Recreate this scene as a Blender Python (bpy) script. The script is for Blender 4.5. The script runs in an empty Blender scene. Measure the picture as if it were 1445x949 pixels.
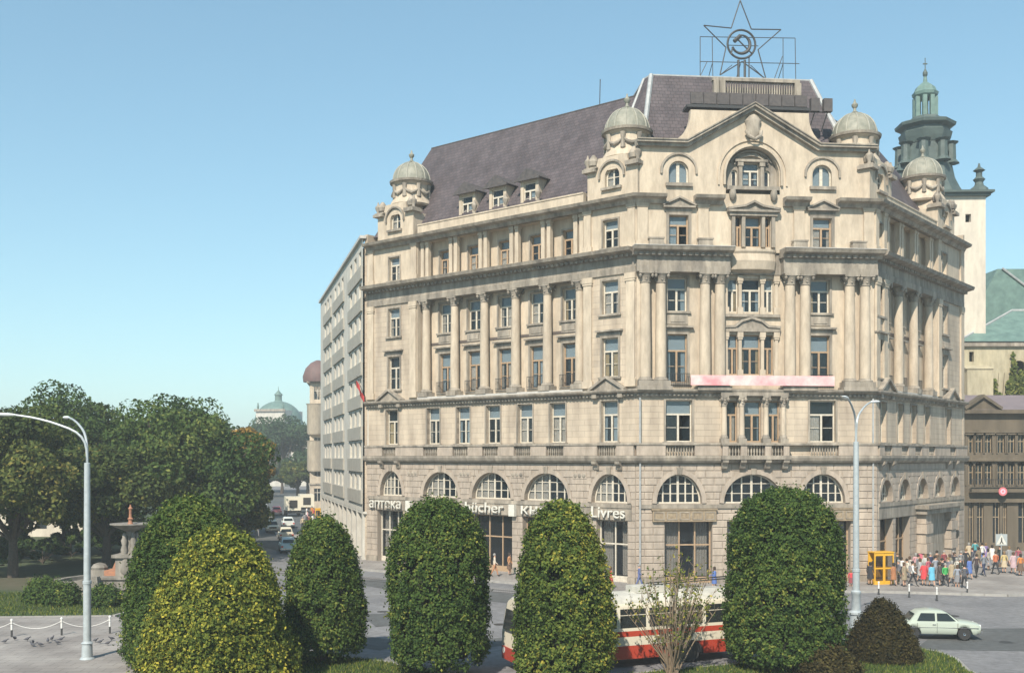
import bpy, math, random
import numpy as np
from mathutils import Matrix, Vector
from mathutils.geometry import tessellate_polygon
R = math.radians
random.seed(7); rng = np.random.default_rng(11)
scene = bpy.context.scene
col = scene.collection

# ------------------------------------------------------------------ camera, sky, sun
FPX, CX, HY, CAMH = 1484.0, 722.5, 645.0, 9.0          # focal length in photo pixels, centre column, horizon row
cd = bpy.data.cameras.new('camera'); cam = bpy.data.objects.new('camera', cd); col.objects.link(cam)
cd.sensor_width = 36; cd.lens = 36*FPX/1445; cd.shift_y = (HY-474.5)/1445
cd.clip_start = 0.3; cd.clip_end = 6000
cam.location = (0, 0, CAMH); cam.rotation_euler = (R(90), 0, 0)
scene.camera = cam
SUN_EL, SUN_AZ = 43.0, (-0.30, -0.954)                   # the sun stands behind the camera, a little to the left
w = bpy.data.worlds.new('World'); scene.world = w; w.use_nodes = True
nt = w.node_tree
sky = nt.nodes.new('ShaderNodeTexSky'); sky.sky_type = 'NISHITA'; sky.sun_disc = False
sky.sun_elevation = R(SUN_EL); sky.sun_rotation = math.atan2(SUN_AZ[0], SUN_AZ[1])
sky.air_density = 1.0; sky.dust_density = 0.1; sky.ozone_density = 0.4; sky.altitude = 0
bg = nt.nodes['Background']; tint = nt.nodes.new('ShaderNodeMix'); tint.data_type = 'RGBA'; tint.blend_type = 'MULTIPLY'; tint.inputs['Factor'].default_value = 1
gam = nt.nodes.new('ShaderNodeGamma'); gam.inputs['Gamma'].default_value = 0.70; nt.links.new(sky.outputs[0], gam.inputs['Color'])
tint.inputs['B'].default_value = (1.05, 1.45, 1.50, 1)                 # the even cyan cast of the print
nt.links.new(gam.outputs[0], tint.inputs['A']); nt.links.new(tint.outputs['Result'], bg.inputs[0]); bg.inputs[1].default_value = 0.12
sd = bpy.data.lights.new('sun', 'SUN'); sd.energy = 4.6; sd.angle = R(0.6); sd.color = (1.0, 0.91, 0.78)
sun = bpy.data.objects.new('sun', sd); col.objects.link(sun)
ca = math.cos(R(SUN_EL)); an = math.hypot(*SUN_AZ)
sdir = Vector((SUN_AZ[0]/an*ca, SUN_AZ[1]/an*ca, math.sin(R(SUN_EL))))
sun.rotation_euler = sdir.to_track_quat('Z', 'Y').to_euler(); sun.location = sdir*300
scene.view_settings.view_transform = 'Standard'; scene.view_settings.look = 'None'
scene.view_settings.gamma = 1; scene.view_settings.exposure = 0.6
scene.render.engine = 'CYCLES'
scene.cycles.max_bounces = 6; scene.cycles.transparent_max_bounces = 12

HAZE = 0.0008
# ------------------------------------------------------------------ helpers
def dpt(y): return CAMH*FPX/(y-HY)                        # ground row -> distance
def gp(px, y, z=0.0):                                     # photo pixel on the ground -> point
    Y = (CAMH-z)*FPX/(y-HY); return Vector(((px-CX)/FPX*Y, Y, z))
def at(px, py, Y): return Vector(((px-CX)/FPX*Y, Y, CAMH+(HY-py)/FPX*Y))

class MB:
    def __init__(s): s.v = []; s.f = []; s.m = []
    def face(s, pts, m=0):
        i = len(s.v); s.v += [tuple(p) for p in pts]; s.f.append(tuple(range(i, i+len(pts)))); s.m.append(m)
    def box(s, x0, x1, y0, y1, z0, z1, m=0):
        i = len(s.v)
        s.v += [(x0,y0,z0),(x1,y0,z0),(x1,y1,z0),(x0,y1,z0),(x0,y0,z1),(x1,y0,z1),(x1,y1,z1),(x0,y1,z1)]
        for q in ((0,3,2,1),(4,5,6,7),(0,1,5,4),(1,2,6,5),(2,3,7,6),(3,0,4,7)):
            s.f.append(tuple(i+k for k in q)); s.m.append(m)
        return s
    def prism(s, poly, a, b, axis='y', m=0):              # polygon swept along an axis; poly holds the two other coordinates
        n = len(poly); i = len(s.v)
        for t in (a, b):
            for p, q in poly:
                s.v.append({'y': (p,t,q), 'z': (p,q,t), 'x': (t,p,q)}[axis])
        s.f.append(tuple(range(i, i+n))); s.f.append(tuple(range(i+2*n-1, i+n-1, -1))); s.m += [m, m]
        for k in range(n):
            j = (k+1) % n; s.f.append((i+j, i+k, i+n+k, i+n+j)); s.m.append(m)
        return s
    def lathe(s, prof, c=(0,0), seg=16, m=0, a0=0.0, sx=1, sy=1, cap=True):
        i = len(s.v); n = len(prof)
        for r, z in prof:
            for k in range(seg):
                a = a0+2*math.pi*k/seg; s.v.append((c[0]+sx*r*math.cos(a), c[1]+sy*r*math.sin(a), z))
        for a in range(n-1):
            for k in range(seg):
                j = (k+1) % seg
                s.f.append((i+a*seg+k, i+a*seg+j, i+(a+1)*seg+j, i+(a+1)*seg+k)); s.m.append(m)
        if cap:
            s.f.append(tuple(i+k for k in range(seg-1, -1, -1))); s.m.append(m)
            s.f.append(tuple(i+(n-1)*seg+k for k in range(seg))); s.m.append(m)
        return s
    def tube(s, path, r, seg=8, m=0):
        path = [Vector(p) for p in path]; n = len(path); i = len(s.v)
        rs = r if hasattr(r, '__len__') else [r]*n
        up = None
        for k, p in enumerate(path):
            t = (path[min(k+1,n-1)]-path[max(k-1,0)]).normalized()
            if up is None: up = t.orthogonal().normalized()
            up = (up-t*up.dot(t)); up = up.normalized() if up.length > 1e-6 else t.orthogonal().normalized()
            b = t.cross(up)
            for q in range(seg):
                a = 2*math.pi*q/seg; s.v.append(tuple(p+(up*math.cos(a)+b*math.sin(a))*rs[k]))
        for k in range(n-1):
            for q in range(seg):
                j = (q+1) % seg
                s.f.append((i+k*seg+q, i+k*seg+j, i+(k+1)*seg+j, i+(k+1)*seg+q)); s.m.append(m)
        s.f.append(tuple(i+q for q in range(seg-1,-1,-1))); s.f.append(tuple(i+(n-1)*seg+q for q in range(seg))); s.m += [m, m]
        return s
    def ribbon(s, pts, t0, t1, y0, y1, m=0):              # band following a polyline in x-z, offset t0..t1 along its normal
        def off(t):
            out = []
            for k in range(len(pts)):
                d1 = Vector(pts[k])-Vector(pts[k-1]) if k else None
                d2 = Vector(pts[k+1])-Vector(pts[k]) if k < len(pts)-1 else None
                d1 = d1 or d2; d2 = d2 or d1
                n1 = Vector((-d1[1], d1[0])).normalized(); n2 = Vector((-d2[1], d2[0])).normalized()
                nn = (n1+n2)/(1+n1.dot(n2)); out.append((pts[k][0]+nn[0]*t, pts[k][1]+nn[1]*t))
            return out
        a, b = off(t0), off(t1)
        for k in range(len(pts)-1):
            s.prism([a[k], a[k+1], b[k+1], b[k]], y0, y1, 'y', m)
        return s
    def xf(s, M, start=0):
        for k in range(start, len(s.v)): s.v[k] = tuple(M @ Vector(s.v[k]))
        return s
    def mesh(s, name='mesh', smooth=False, nrm=True):
        me = bpy.data.meshes.new(name); me.from_pydata(s.v, [], s.f)
        if any(s.m): me.polygons.foreach_set('material_index', s.m)
        if nrm:
            import bmesh
            bm = bmesh.new(); bm.from_mesh(me); bmesh.ops.recalc_face_normals(bm, faces=bm.faces); bm.to_mesh(me); bm.free()
        if smooth:
            me.polygons.foreach_set('use_smooth', [True]*len(me.polygons))
            try: me.set_sharp_from_angle(angle=R(38))
            except Exception: pass
        me.update(); return me

WM = {}                                                    # world matrix of every object placed
def add(name, me, mats, parent=None, M=None, kind=None, label=None, cat=None, group=None, smooth=False):
    if isinstance(me, MB): me = me.mesh(name, smooth)
    o = bpy.data.objects.new(name, me); col.objects.link(o)
    if me is not None and not me.materials:
        for m in (mats if isinstance(mats, (list, tuple)) else [mats]): me.materials.append(m)
    M = M or Matrix()
    if parent is not None:
        o.parent = parent; o.matrix_basis = WM[parent].inverted() @ M
    else: o.matrix_basis = M
    WM[o] = M
    if kind: o['kind'] = kind
    if label: o['label'] = label
    if cat: o['category'] = cat
    if group: o['group'] = group
    return o
def thing(name, label, cat, loc=(0,0,0), rz=0.0, group=None):
    return add(name, None, None, None, Matrix.Translation(Vector(loc)) @ Matrix.Rotation(rz, 4, 'Z'), label=label, cat=cat, group=group)
def kids(o): return [c for c in col.objects if c.parent == o]
def copy_tree(o, M, parent=None, top=True):
    c = o.copy(); col.objects.link(c); WM[c] = M
    if parent is None: c.matrix_basis = M
    else: c.parent = parent; c.matrix_basis = WM[parent].inverted() @ M
    for k in CH.get(o, []): copy_tree(k, M @ k.matrix_basis, c)
    return c
CH = {}
_add = add
def add(name, me, mats, parent=None, *a, **k):
    o = _add(name, me, mats, parent, *a, **k)
    if parent is not None: CH.setdefault(parent, []).append(o)
    return o
def T(x, y, z): return Matrix.Translation(Vector((x, y, z)))
def RZ(a): return Matrix.Rotation(a, 4, 'Z')

# ------------------------------------------------------------------ materials
def mat(name, c, rough=0.8, c2=None, sc=1.5, bump=0.0, bsc=30, metal=0.0, spec=None, streak=False, grime=0.0):
    m = bpy.data.materials.new(name); m.use_nodes = True; n = m.node_tree.nodes; l = m.node_tree.links
    b = n['Principled BSDF']; b.inputs['Roughness'].default_value = rough; b.inputs['Metallic'].default_value = metal
    if spec is not None: b.inputs['Specular IOR Level'].default_value = spec
    b.inputs['Base Color'].default_value = (*c, 1)
    g = None
    if c2 or bump: g = n.new('ShaderNodeNewGeometry')
    if c2:
        mp = n.new('ShaderNodeMapping'); l.new(g.outputs['Position'], mp.inputs['Vector'])
        if streak: mp.inputs['Scale'].default_value = (1, 1, 0.18)
        t = n.new('ShaderNodeTexNoise'); t.inputs['Scale'].default_value = sc; t.inputs['Detail'].default_value = 7; t.inputs['Roughness'].default_value = 0.62
        l.new(mp.outputs[0], t.inputs['Vector'])
        r = n.new('ShaderNodeValToRGB'); r.color_ramp.elements[0].position = 0.32; r.color_ramp.elements[1].position = 0.70
        r.color_ramp.elements[0].color = (*c2, 1); r.color_ramp.elements[1].color = (*c, 1)
        l.new(t.outputs['Fac'], r.inputs['Fac']); l.new(r.outputs[0], b.inputs['Base Color'])
        if grime:
            t2 = n.new('ShaderNodeTexNoise'); t2.inputs['Scale'].default_value = 2.3; t2.inputs['Detail'].default_value = 9; t2.inputs['Roughness'].default_value = .68
            mp2 = n.new('ShaderNodeMapping'); mp2.inputs['Scale'].default_value = (1, 1, .3 if streak else 1); l.new(g.outputs['Position'], mp2.inputs[0]); l.new(mp2.outputs[0], t2.inputs['Vector'])
            mx = n.new('ShaderNodeMix'); mx.data_type = 'RGBA'; mx.blend_type = 'MULTIPLY'; mx.inputs['Factor'].default_value = grime
            r2 = n.new('ShaderNodeValToRGB'); r2.color_ramp.elements[0].position = 0.35; r2.color_ramp.elements[1].position = 0.62
            r2.color_ramp.elements[0].color = (0.35, 0.33, 0.31, 1); r2.color_ramp.elements[1].color = (1, 1, 1, 1)
            l.new(t2.outputs['Fac'], r2.inputs['Fac'])
            l.new(r.outputs[0], mx.inputs['A']); l.new(r2.outputs[0], mx.inputs['B']); l.new(mx.outputs['Result'], b.inputs['Base Color'])
    if bump:
        t = n.new('ShaderNodeTexNoise'); t.inputs['Scale'].default_value = bsc; t.inputs['Detail'].default_value = 4
        l.new(g.outputs['Position'], t.inputs['Vector'])
        bp = n.new('ShaderNodeBump'); bp.inputs['Strength'].default_value = bump; bp.inputs['Distance'].default_value = 0.03
        l.new(t.outputs['Fac'], bp.inputs['Height']); l.new(bp.outputs[0], b.inputs['Normal'])
    return m
def brickmat(name, c, c2, mortar, bw, bh, ms=0.012, rough=0.85, axes='xz', bump=0.6, sc=2.0, offset=0.5):
    m = bpy.data.materials.new(name); m.use_nodes = True; n = m.node_tree.nodes; l = m.node_tree.links
    b = n['Principled BSDF']; b.inputs['Roughness'].default_value = rough
    tc = n.new('ShaderNodeTexCoord'); sp = n.new('ShaderNodeSeparateXYZ'); cb = n.new('ShaderNodeCombineXYZ')
    l.new(tc.outputs['Object'], sp.inputs[0]); l.new(sp.outputs['XYZ'.index(axes[0].upper())], cb.inputs[0]); l.new(sp.outputs['XYZ'.index(axes[1].upper())], cb.inputs[1])
    t = n.new('ShaderNodeTexBrick'); l.new(cb.outputs[0], t.inputs['Vector'])
    t.inputs['Color1'].default_value = (*c, 1); t.inputs['Color2'].default_value = (*c2, 1); t.inputs['Mortar'].default_value = (*mortar, 1)
    t.inputs['Scale'].default_value = 1; t.inputs['Mortar Size'].default_value = ms; t.inputs['Brick Width'].default_value = bw; t.inputs['Row Height'].default_value = bh
    t.inputs['Mortar Smooth'].default_value = 0.3; t.offset = offset
    g = n.new('ShaderNodeNewGeometry'); no = n.new('ShaderNodeTexNoise'); no.inputs['Scale'].default_value = sc; no.inputs['Detail'].default_value = 7
    mp = n.new('ShaderNodeMapping'); mp.inputs['Scale'].default_value = (1, 1, 0.25); l.new(g.outputs['Position'], mp.inputs[0]); l.new(mp.outputs[0], no.inputs['Vector'])
    r = n.new('ShaderNodeValToRGB'); r.color_ramp.elements[0].position = 0.3; r.color_ramp.elements[1].position = 0.65
    r.color_ramp.elements[0].color = (0.62, 0.6, 0.6, 1); r.color_ramp.elements[1].color = (1, 1, 1, 1); l.new(no.outputs['Fac'], r.inputs['Fac'])
    mx = n.new('ShaderNodeMix'); mx.data_type = 'RGBA'; mx.blend_type = 'MULTIPLY'; mx.inputs['Factor'].default_value = 1
    l.new(t.outputs['Color'], mx.inputs['A']); l.new(r.outputs[0], mx.inputs['B']); l.new(mx.outputs['Result'], b.inputs['Base Color'])
    bp = n.new('ShaderNodeBump'); bp.invert = True; bp.inputs['Strength'].default_value = bump; bp.inputs['Distance'].default_value = 0.02
    l.new(t.outputs['Fac'], bp.inputs['Height']); l.new(bp.outputs[0], b.inputs['Normal'])
    return m
def leafmat(name, cols, trans=0.25):
    m = bpy.data.materials.new(name); m.use_nodes = True; n = m.node_tree.nodes; l = m.node_tree.links
    b = n['Principled BSDF']; b.inputs['Roughness'].default_value = 0.8; b.inputs['Specular IOR Level'].default_value = 0.12
    a = n.new('ShaderNodeAttribute'); a.attribute_name = 'tone'
    r = n.new('ShaderNodeValToRGB'); e = r.color_ramp.elements
    while len(e) < len(cols): e.new(0.5)
    for k, c in enumerate(cols): e[k].position = k/(len(cols)-1); e[k].color = (*c, 1)
    l.new(a.outputs['Fac'], r.inputs['Fac']); l.new(r.outputs[0], b.inputs['Base Color'])
    t = n.new('ShaderNodeBsdfTranslucent'); l.new(r.outputs[0], t.inputs['Color'])
    mx = n.new('ShaderNodeMixShader'); mx.inputs[0].default_value = trans
    l.new(b.outputs[0], mx.inputs[1]); l.new(t.outputs[0], mx.inputs[2]); l.new(mx.outputs[0], n['Material Output'].inputs['Surface'])
    return m
def glassmat(name, c, tr, ior=1.7, rough=0.04):
    m = bpy.data.materials.new(name); m.use_nodes = True; n = m.node_tree.nodes; l = m.node_tree.links
    b = n['Principled BSDF']; b.inputs['Base Color'].default_value = (*c, 1); b.inputs['Roughness'].default_value = rough; b.inputs['IOR'].default_value = ior
    t = n.new('ShaderNodeBsdfTransparent'); mx = n.new('ShaderNodeMixShader'); mx.inputs[0].default_value = tr
    l.new(b.outputs[0], mx.inputs[1]); l.new(t.outputs[0], mx.inputs[2]); l.new(mx.outputs[0], n['Material Output'].inputs['Surface'])
    return m
MT = {}
MT['stone'] = mat('cream_stone', (0.595,0.50,0.38), 0.85, (0.465,0.39,0.30), 0.7, 0.15, 14, streak=True, grime=0.42)
MT['stone_wall'] = brickmat('ashlar_wall', (0.545,0.455,0.345), (0.49,0.41,0.315), (0.36,0.30,0.235), 1.1, 0.42, 0.012, sc=1.1)
MT['stone_low'] = mat('grey_pink_stone', (0.48,0.40,0.32), 0.85, (0.36,0.305,0.25), 1.0, 0.25, 16, streak=True, grime=0.45)
MT['joint'] = mat('joint_stone', (0.30,0.25,0.20), 0.9)
MT['trim'] = mat('weathered_trim', (0.46,0.40,0.32), 0.85, (0.20,0.178,0.15), 1.2, 0.25, 18, streak=True, grime=0.6)
MT['ledge'] = mat('metal_ledge', (0.52,0.50,0.46), 0.6, (0.40,0.38,0.35), 2.0)
MT['slate'] = brickmat('slate_roof', (0.108,0.086,0.090), (0.076,0.062,0.067), (0.042,0.035,0.037), 0.42, 0.30, 0.02, 0.7, sc=0.8)
MT['zinc'] = mat('zinc_flashing', (0.40,0.41,0.40), 0.6, (0.28,0.29,0.29), 3)
MT['dome_rib'] = mat('dome_rib_sheet', (0.38,0.36,0.29), .6, (0.24,0.24,0.20), 3)
MT['dome'] = mat('weathered_dome_sheet', (0.31,0.295,0.235), 0.6, (0.17,0.175,0.14), 2.5, 0.3, 10)
MT['copper'] = mat('green_copper', (0.155,0.245,0.21), 0.6, (0.09,0.15,0.135), 1.2, 0.2, 8)
MT['dark_copper'] = mat('dark_copper', (0.085,0.115,0.105), 0.6, (0.045,0.065,0.06), 1.0, 0.3, 6)
MT['frame'] = mat('white_window_paint', (0.64,0.59,0.49), 0.6, (0.46,0.41,0.33), 6)
MT['frame_wood'] = mat('brown_window_paint', (0.42,0.29,0.18), 0.6, (0.30,0.21,0.13), 6)
MT['glass'] = glassmat('window_glass', (0.03,0.045,0.055), 0.72)
MT['shopglass'] = glassmat('shop_glass', (0.02,0.025,0.03), 0.65)
MT['painted_reflection'] = mat('painted_sky_reflection', (0.48,0.60,0.66), 0.8)  # pale blue cloth colour stands in for sky reflected in the glass
MT['curtain'] = mat('white_curtain', (0.78,0.75,0.68), 0.9, (0.62,0.58,0.50), 5)
MT['curtain2'] = mat('yellow_curtain', (0.74,0.62,0.36), 0.9, (0.60,0.48,0.28), 5)
MT['dark'] = mat('dark_interior', (0.03,0.028,0.025), 0.9)
MT['floor'] = mat('interior_floor', (0.10,0.08,0.07), 0.9)
MT['iron'] = mat('dark_iron', (0.05,0.05,0.05), 0.55, metal=0.3)
MT['board'] = mat('dark_sign_board', (0.10,0.085,0.08), 0.7, (0.05,0.045,0.045), 4)
MT['letters'] = mat('white_letter_enamel', (0.70,0.68,0.60), 0.5, (0.52,0.50,0.44), 5)
MT['signwood'] = mat('carved_sign_wood', (0.36,0.28,0.18), 0.6, (0.20,0.15,0.10), 6)
MT['lampmetal'] = mat('galvanised_pole', (0.46,0.50,0.51), 0.45, (0.36,0.40,0.41), 5, metal=0.2)
MT['lampglass'] = mat('white_lamp_cover', (0.78,0.80,0.78), 0.3)
MT['banner'] = mat('faded_red_banner', (0.82,0.62,0.58), 0.8, (0.72,0.26,0.28), 0.8)
# ------------------------------------------------------------------ corner building: plan
A = Vector((8.68, 73.8, 0)); AL, AF, AR = R(-39.5), R(5.5), R(50.5)
dL, dF, dR = [Vector((math.cos(a), math.sin(a), 0)) for a in (AL, AF, AR)]
nL, nF, nR = [Vector((-d.y, d.x, 0)) for d in (dL, dF, dR)]     # inward
LL, LF, LR = 27.56, 17.52, 20.7
B = A-dL*LL; C = A+dF*LF; D = C+dR*LR
ML = Matrix.Translation(B) @ RZ(AL); MF = Matrix.Translation(A) @ RZ(AF); MR = Matrix.Translation(C) @ RZ(AR)
def upx(px, O, d, inset=0, n=None):                                 # photo column -> distance along a facade
    P = O+(n*inset if n else Vector((0,0,0))); m = (px-CX)/FPX
    return (m*P.y-P.x)/(d.x-m*d.y)
uL = lambda px: upx(px, B, dL); uF = lambda px: upx(px, A, dF); uR = lambda px: upx(px, C, dR)

bld = thing('corner_building', 'large cream stone corner building with slate mansard roof and four domed turrets', 'building', (A+C)/2, AF)
def bp(name, me, mats, M=None, parent=None, **k): return add(name, me, mats, parent or bld, M or Matrix(), **k)

def hole(x0, x1, z0, z1, arch=0.0): return dict(x0=x0, x1=x1, z0=z0, z1=z1, arch=arch)     # z1 = springing, arch = rise
def hpts(h, seg=14):
    p = [(h['x0'], h['z0']), (h['x1'], h['z0']), (h['x1'], h['z1'])]
    if h['arch']:
        c = (h['x0']+h['x1'])/2; r = (h['x1']-h['x0'])/2
        p += [(c+r*math.cos(math.pi*k/seg), h['z1']+h['arch']*math.sin(math.pi*k/seg)) for k in range(1, seg)]
    p.append((h['x0'], h['z1'])); return p
def wall(mb, outline, y, holes, depth=0.4, m=0):
    polys = [[Vector((p[0], p[1], 0)) for p in outline]]+[[Vector((p[0], p[1], 0)) for p in hpts(h)] for h in holes]
    flat = [v for p in polys for v in p]; i0 = len(mb.v)
    mb.v += [(v.x, y, v.y) for v in flat]
    for t in tessellate_polygon(polys):
        a, b, c = [flat[i] for i in t]
        if abs((b-a).cross(c-a).z) < 1e-7: continue
        q = t if (b-a).cross(c-a).z > 0 else t[::-1]
        mb.f.append(tuple(i0+i for i in q)); mb.m.append(m)
    for h in holes:
        p = hpts(h)
        for k in range(len(p)):
            a, b = p[k], p[(k+1) % len(p)]
            mb.face([(a[0],y,a[1]),(a[0],y+depth,a[1]),(b[0],y+depth,b[1]),(b[0],y,b[1])], m)
def rect(x0, x1, z0, z1): return [(x0,z0),(x1,z0),(x1,z1),(x0,z1)]

MC = {}
def cached(key, fn, smooth=False):
    if key not in MC: MC[key] = fn().mesh(str(key[0]), smooth)
    return MC[key]
def panebox(w_, h_): return cached(('pane', round(w_,2), round(h_,2)), lambda: MB().box(-w_/2, w_/2, 0, 0.012, 0, h_))
def curtmesh(w_, h_):
    def f():
        mb = MB(); n = 10; pts = [(-w_/2+w_*k/n, 0.025*((k % 2)*2-1)) for k in range(n+1)]
        for k in range(n): mb.face([(pts[k][0],pts[k][1],0),(pts[k+1][0],pts[k+1][1],0),(pts[k+1][0],pts[k+1][1],h_),(pts[k][0],pts[k][1],h_)])
        return mb
    return cached(('curtain', round(w_,2), round(h_,2)), f)
WR = random.Random(5)
def casement(M, w_, h_, frame='frame', parent=None, tri=False, curtains=True, glass='glass', painted_reflection=True):
    """two casements under a transom light: frame > three panes, blind, curtains"""
    key = ('window', round(w_,2), round(h_,2), frame)
    zt = 0.66*h_
    def f():
        mb = MB(); t = 0.08
        mb.box(-w_/2, -w_/2+t, 0, .09, 0, h_).box(w_/2-t, w_/2, 0, .09, 0, h_).box(-w_/2+t, w_/2-t, 0, .09, 0, t).box(-w_/2+t, w_/2-t, 0, .09, h_-t, h_)
        mb.box(-w_/2+t, w_/2-t, -.015, .085, zt-.06, zt+.06).box(-.07, .07, -.012, .088, t, zt-.06)
        if w_ > 1.0:
            for s in (-1, 1): mb.box(s*w_/4-w_/4+.13, s*w_/4+w_/4-.13, .02, .06, zt*.52-.02, zt*.52+.02)
        return mb
    o = bp('window', cached(key, f), MT[frame], M, parent)
    pw = w_/2-.15
    opened = WR.choice((-1, 1)) if WR.random() < .16 else 0
    for s in (-1, 1):
        Mp = M @ T(s*(w_/4-.005), .045, .08)
        if s == opened: Mp = M @ T(s*(w_/2-.09), .06, .08) @ RZ(-s*R(62)) @ T(-s*pw/2, 0, 0)
        add('pane', panebox(pw, zt-.14), MT[glass], o, Mp @ RZ(R(WR.uniform(-.8,.8))))
    add('pane', panebox(w_-.16, h_-zt-.14), MT[glass], o, M @ T(0, .045, zt+.06))
    if painted_reflection and WR.random() < .85: add('painted_reflection', cached(('painted_reflection', round(w_,2), round(h_,2)), lambda: MB().box(-w_/2+.1, w_/2-.1, 0, .02, 0, h_-zt-.1)), MT['painted_reflection'], o, M @ T(0, .065, zt+.05))  # blue sheet behind the transom paints in the reflected sky
    if curtains:
        mt = WR.choice((MT['curtain'], MT['curtain'], MT['curtain'], MT['painted_reflection'], MT['painted_reflection'], MT['curtain2']))  # the blue choices reuse the painted reflection colour
        for s in (-1, 1):
            if s != opened and WR.random() < .72:
                cw = WR.choice((.3, .5, .9))*pw
                add('curtain', _cm(curtmesh(round(cw,1), zt-.1), mt), mt, o, M @ T(s*(w_/2-.1-cw/2), .12, .06))
    return o
CMC = {}
def _cm(me, mt):
    k = (me.name, mt.name)
    if k not in CMC: CMC[k] = me.copy(); CMC[k].materials.clear(); CMC[k].materials.append(mt)
    return CMC[k]
def archwin(M, h, nx, nz, frame='frame', glass='glass', parent=None, bar=.07, drape=False):
    """arched light with glazing bars; origin at the sill centre of the opening"""
    w_ = h['x1']-h['x0']; zs = h['z1']-h['z0']; ar = h['arch']; r = w_/2
    top = lambda x: zs+ar*math.sqrt(max(0, 1-(x/r)**2))
    key = ('arched_window', round(w_,2), round(zs,2), round(ar,2), nx, nz, frame)
    def f():
        mb = MB(); n = 16
        arc = [(-r, 0), (-r, zs)]+[(-r*math.cos(math.pi*k/n), zs+ar*math.sin(math.pi*k/n)) for k in range(1, n)]+[(r, zs), (r, 0)]
        if zs < .02: arc = [(-r, 0)]+arc[2:-2]+[(r, 0)]
        mb.ribbon(arc, 0, -.10, 0, .1)
        mb.box(-r+.1, r-.1, 0, .1, 0, .1)
        for k in range(1, nx):
            x = -r+w_*k/nx; mb.box(x-bar/2*(1.6 if k in (nx//2, (nx+1)//2) else 1), x+bar/2*(1.6 if k in (nx//2, (nx+1)//2) else 1), .01, .09, .1, top(x)-.05)
        H = zs+ar
        for k in range(1, nz):
            z = H*k/nz; xx = r-.06 if z <= zs else r*math.sqrt(max(0, 1-((z-zs)/ar)**2))-.06
            if xx > .2: mb.box(-xx, xx, .025, .075, z-.025, z+.025)
        return mb
    o = bp('window', cached(key, f), MT[frame], M, parent)
    for k in range(nx):
        x0, x1 = -r+w_*k/nx, -r+w_*(k+1)/nx
        xs = [x0+(x1-x0)*q/4 for q in range(5)]
        key = ('arch_pane', round(w_,2), round(zs,2), round(ar,2), nx, k)
        add('pane', cached(key, lambda: MB().prism([(x0, .04), (x1, .04)]+[(x, max(.06, top(x)-.03)) for x in reversed(xs)], .045, .057)), MT[glass], o, M)
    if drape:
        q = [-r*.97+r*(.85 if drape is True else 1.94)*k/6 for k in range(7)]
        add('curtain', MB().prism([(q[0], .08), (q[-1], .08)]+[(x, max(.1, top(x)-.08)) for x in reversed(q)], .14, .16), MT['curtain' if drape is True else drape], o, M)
    return o
def surround(o, M, w_, h_, kind='flat', y0=-.06, fw=.16):
    key = ('surround', round(w_,2), round(h_,2), kind)
    def f():
        mb = MB(); a = w_/2
        mb.box(-a-fw, -a, y0, .02, 0, h_).box(a, a+fw, y0, .02, 0, h_).box(-a-fw, a+fw, y0, .02, h_, h_+fw)
        mb.box(-a-fw-.1, a+fw+.1, y0-.12, .02, -.14, 0)
        if kind in ('hood', 'ped'):
            mb.box(-a-fw-.05, a+fw+.05, y0-.03, .02, h_+fw, h_+fw+.28)
            mb.box(-a-fw-.25, a+fw+.25, y0-.28, .02, h_+fw+.28, h_+fw+.40)
        if kind == 'ped':
            b = a+fw+.27; z = h_+fw+.40
            mb.prism([(-b, z), (b, z), (0, z+.55)], y0-.12, .02)
            mb.ribbon([(-b, z), (0, z+.55), (b, z)], 0, .12, y0-.30, .02)
        return mb
    return add('surround', cached(key, f), MT['trim'], o, M)

def sweep(path, prof, closed=False):
    """profile (out, z) run along a plan polyline with mitred corners; out is to the right of travel"""
    mb = MB(); n = len(path); rings = []
    for k, p in enumerate(path):
        d1 = (path[k]-path[k-1]).normalized() if k else None; d2 = (path[k+1]-path[k]).normalized() if k < n-1 else None
        d1 = d1 or d2; d2 = d2 or d1
        n1 = Vector((d1.y, -d1.x, 0)); n2 = Vector((d2.y, -d2.x, 0)); nn = (n1+n2)/(1+n1.dot(n2))
        rings.append([(p.x+nn.x*o, p.y+nn.y*o, z) for o, z in prof])
    m = len(prof); i = len(mb.v)
    for r_ in rings: mb.v += r_
    for k in range(n-1):
        for q in range(m):
            j = (q+1) % m; mb.f.append((i+k*m+q, i+k*m+j, i+(k+1)*m+j, i+(k+1)*m+q)); mb.m.append(0)
    mb.f.append(tuple(i+q for q in range(m))); mb.f.append(tuple(i+(n-1)*m+q for q in reversed(range(m)))); mb.m += [0, 0]
    return mb
PATH = [B, A, C, D]
def ins(P, d):                                                       # plan corner moved inwards by d
    i = PATH.index(P)
    if P is B: return B+nL*d
    if P is D: return D+nR*d
    n1, n2 = ((nL, nF), (nF, nR))[i-1]; return P+(n1+n2)*(d/(1+n1.dot(n2)))

# levels
Z1, Z2, Z3, Z4, Z5, ZP = 8.75, 13.7, 22.0, 23.75, 27.15, 28.35
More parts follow.
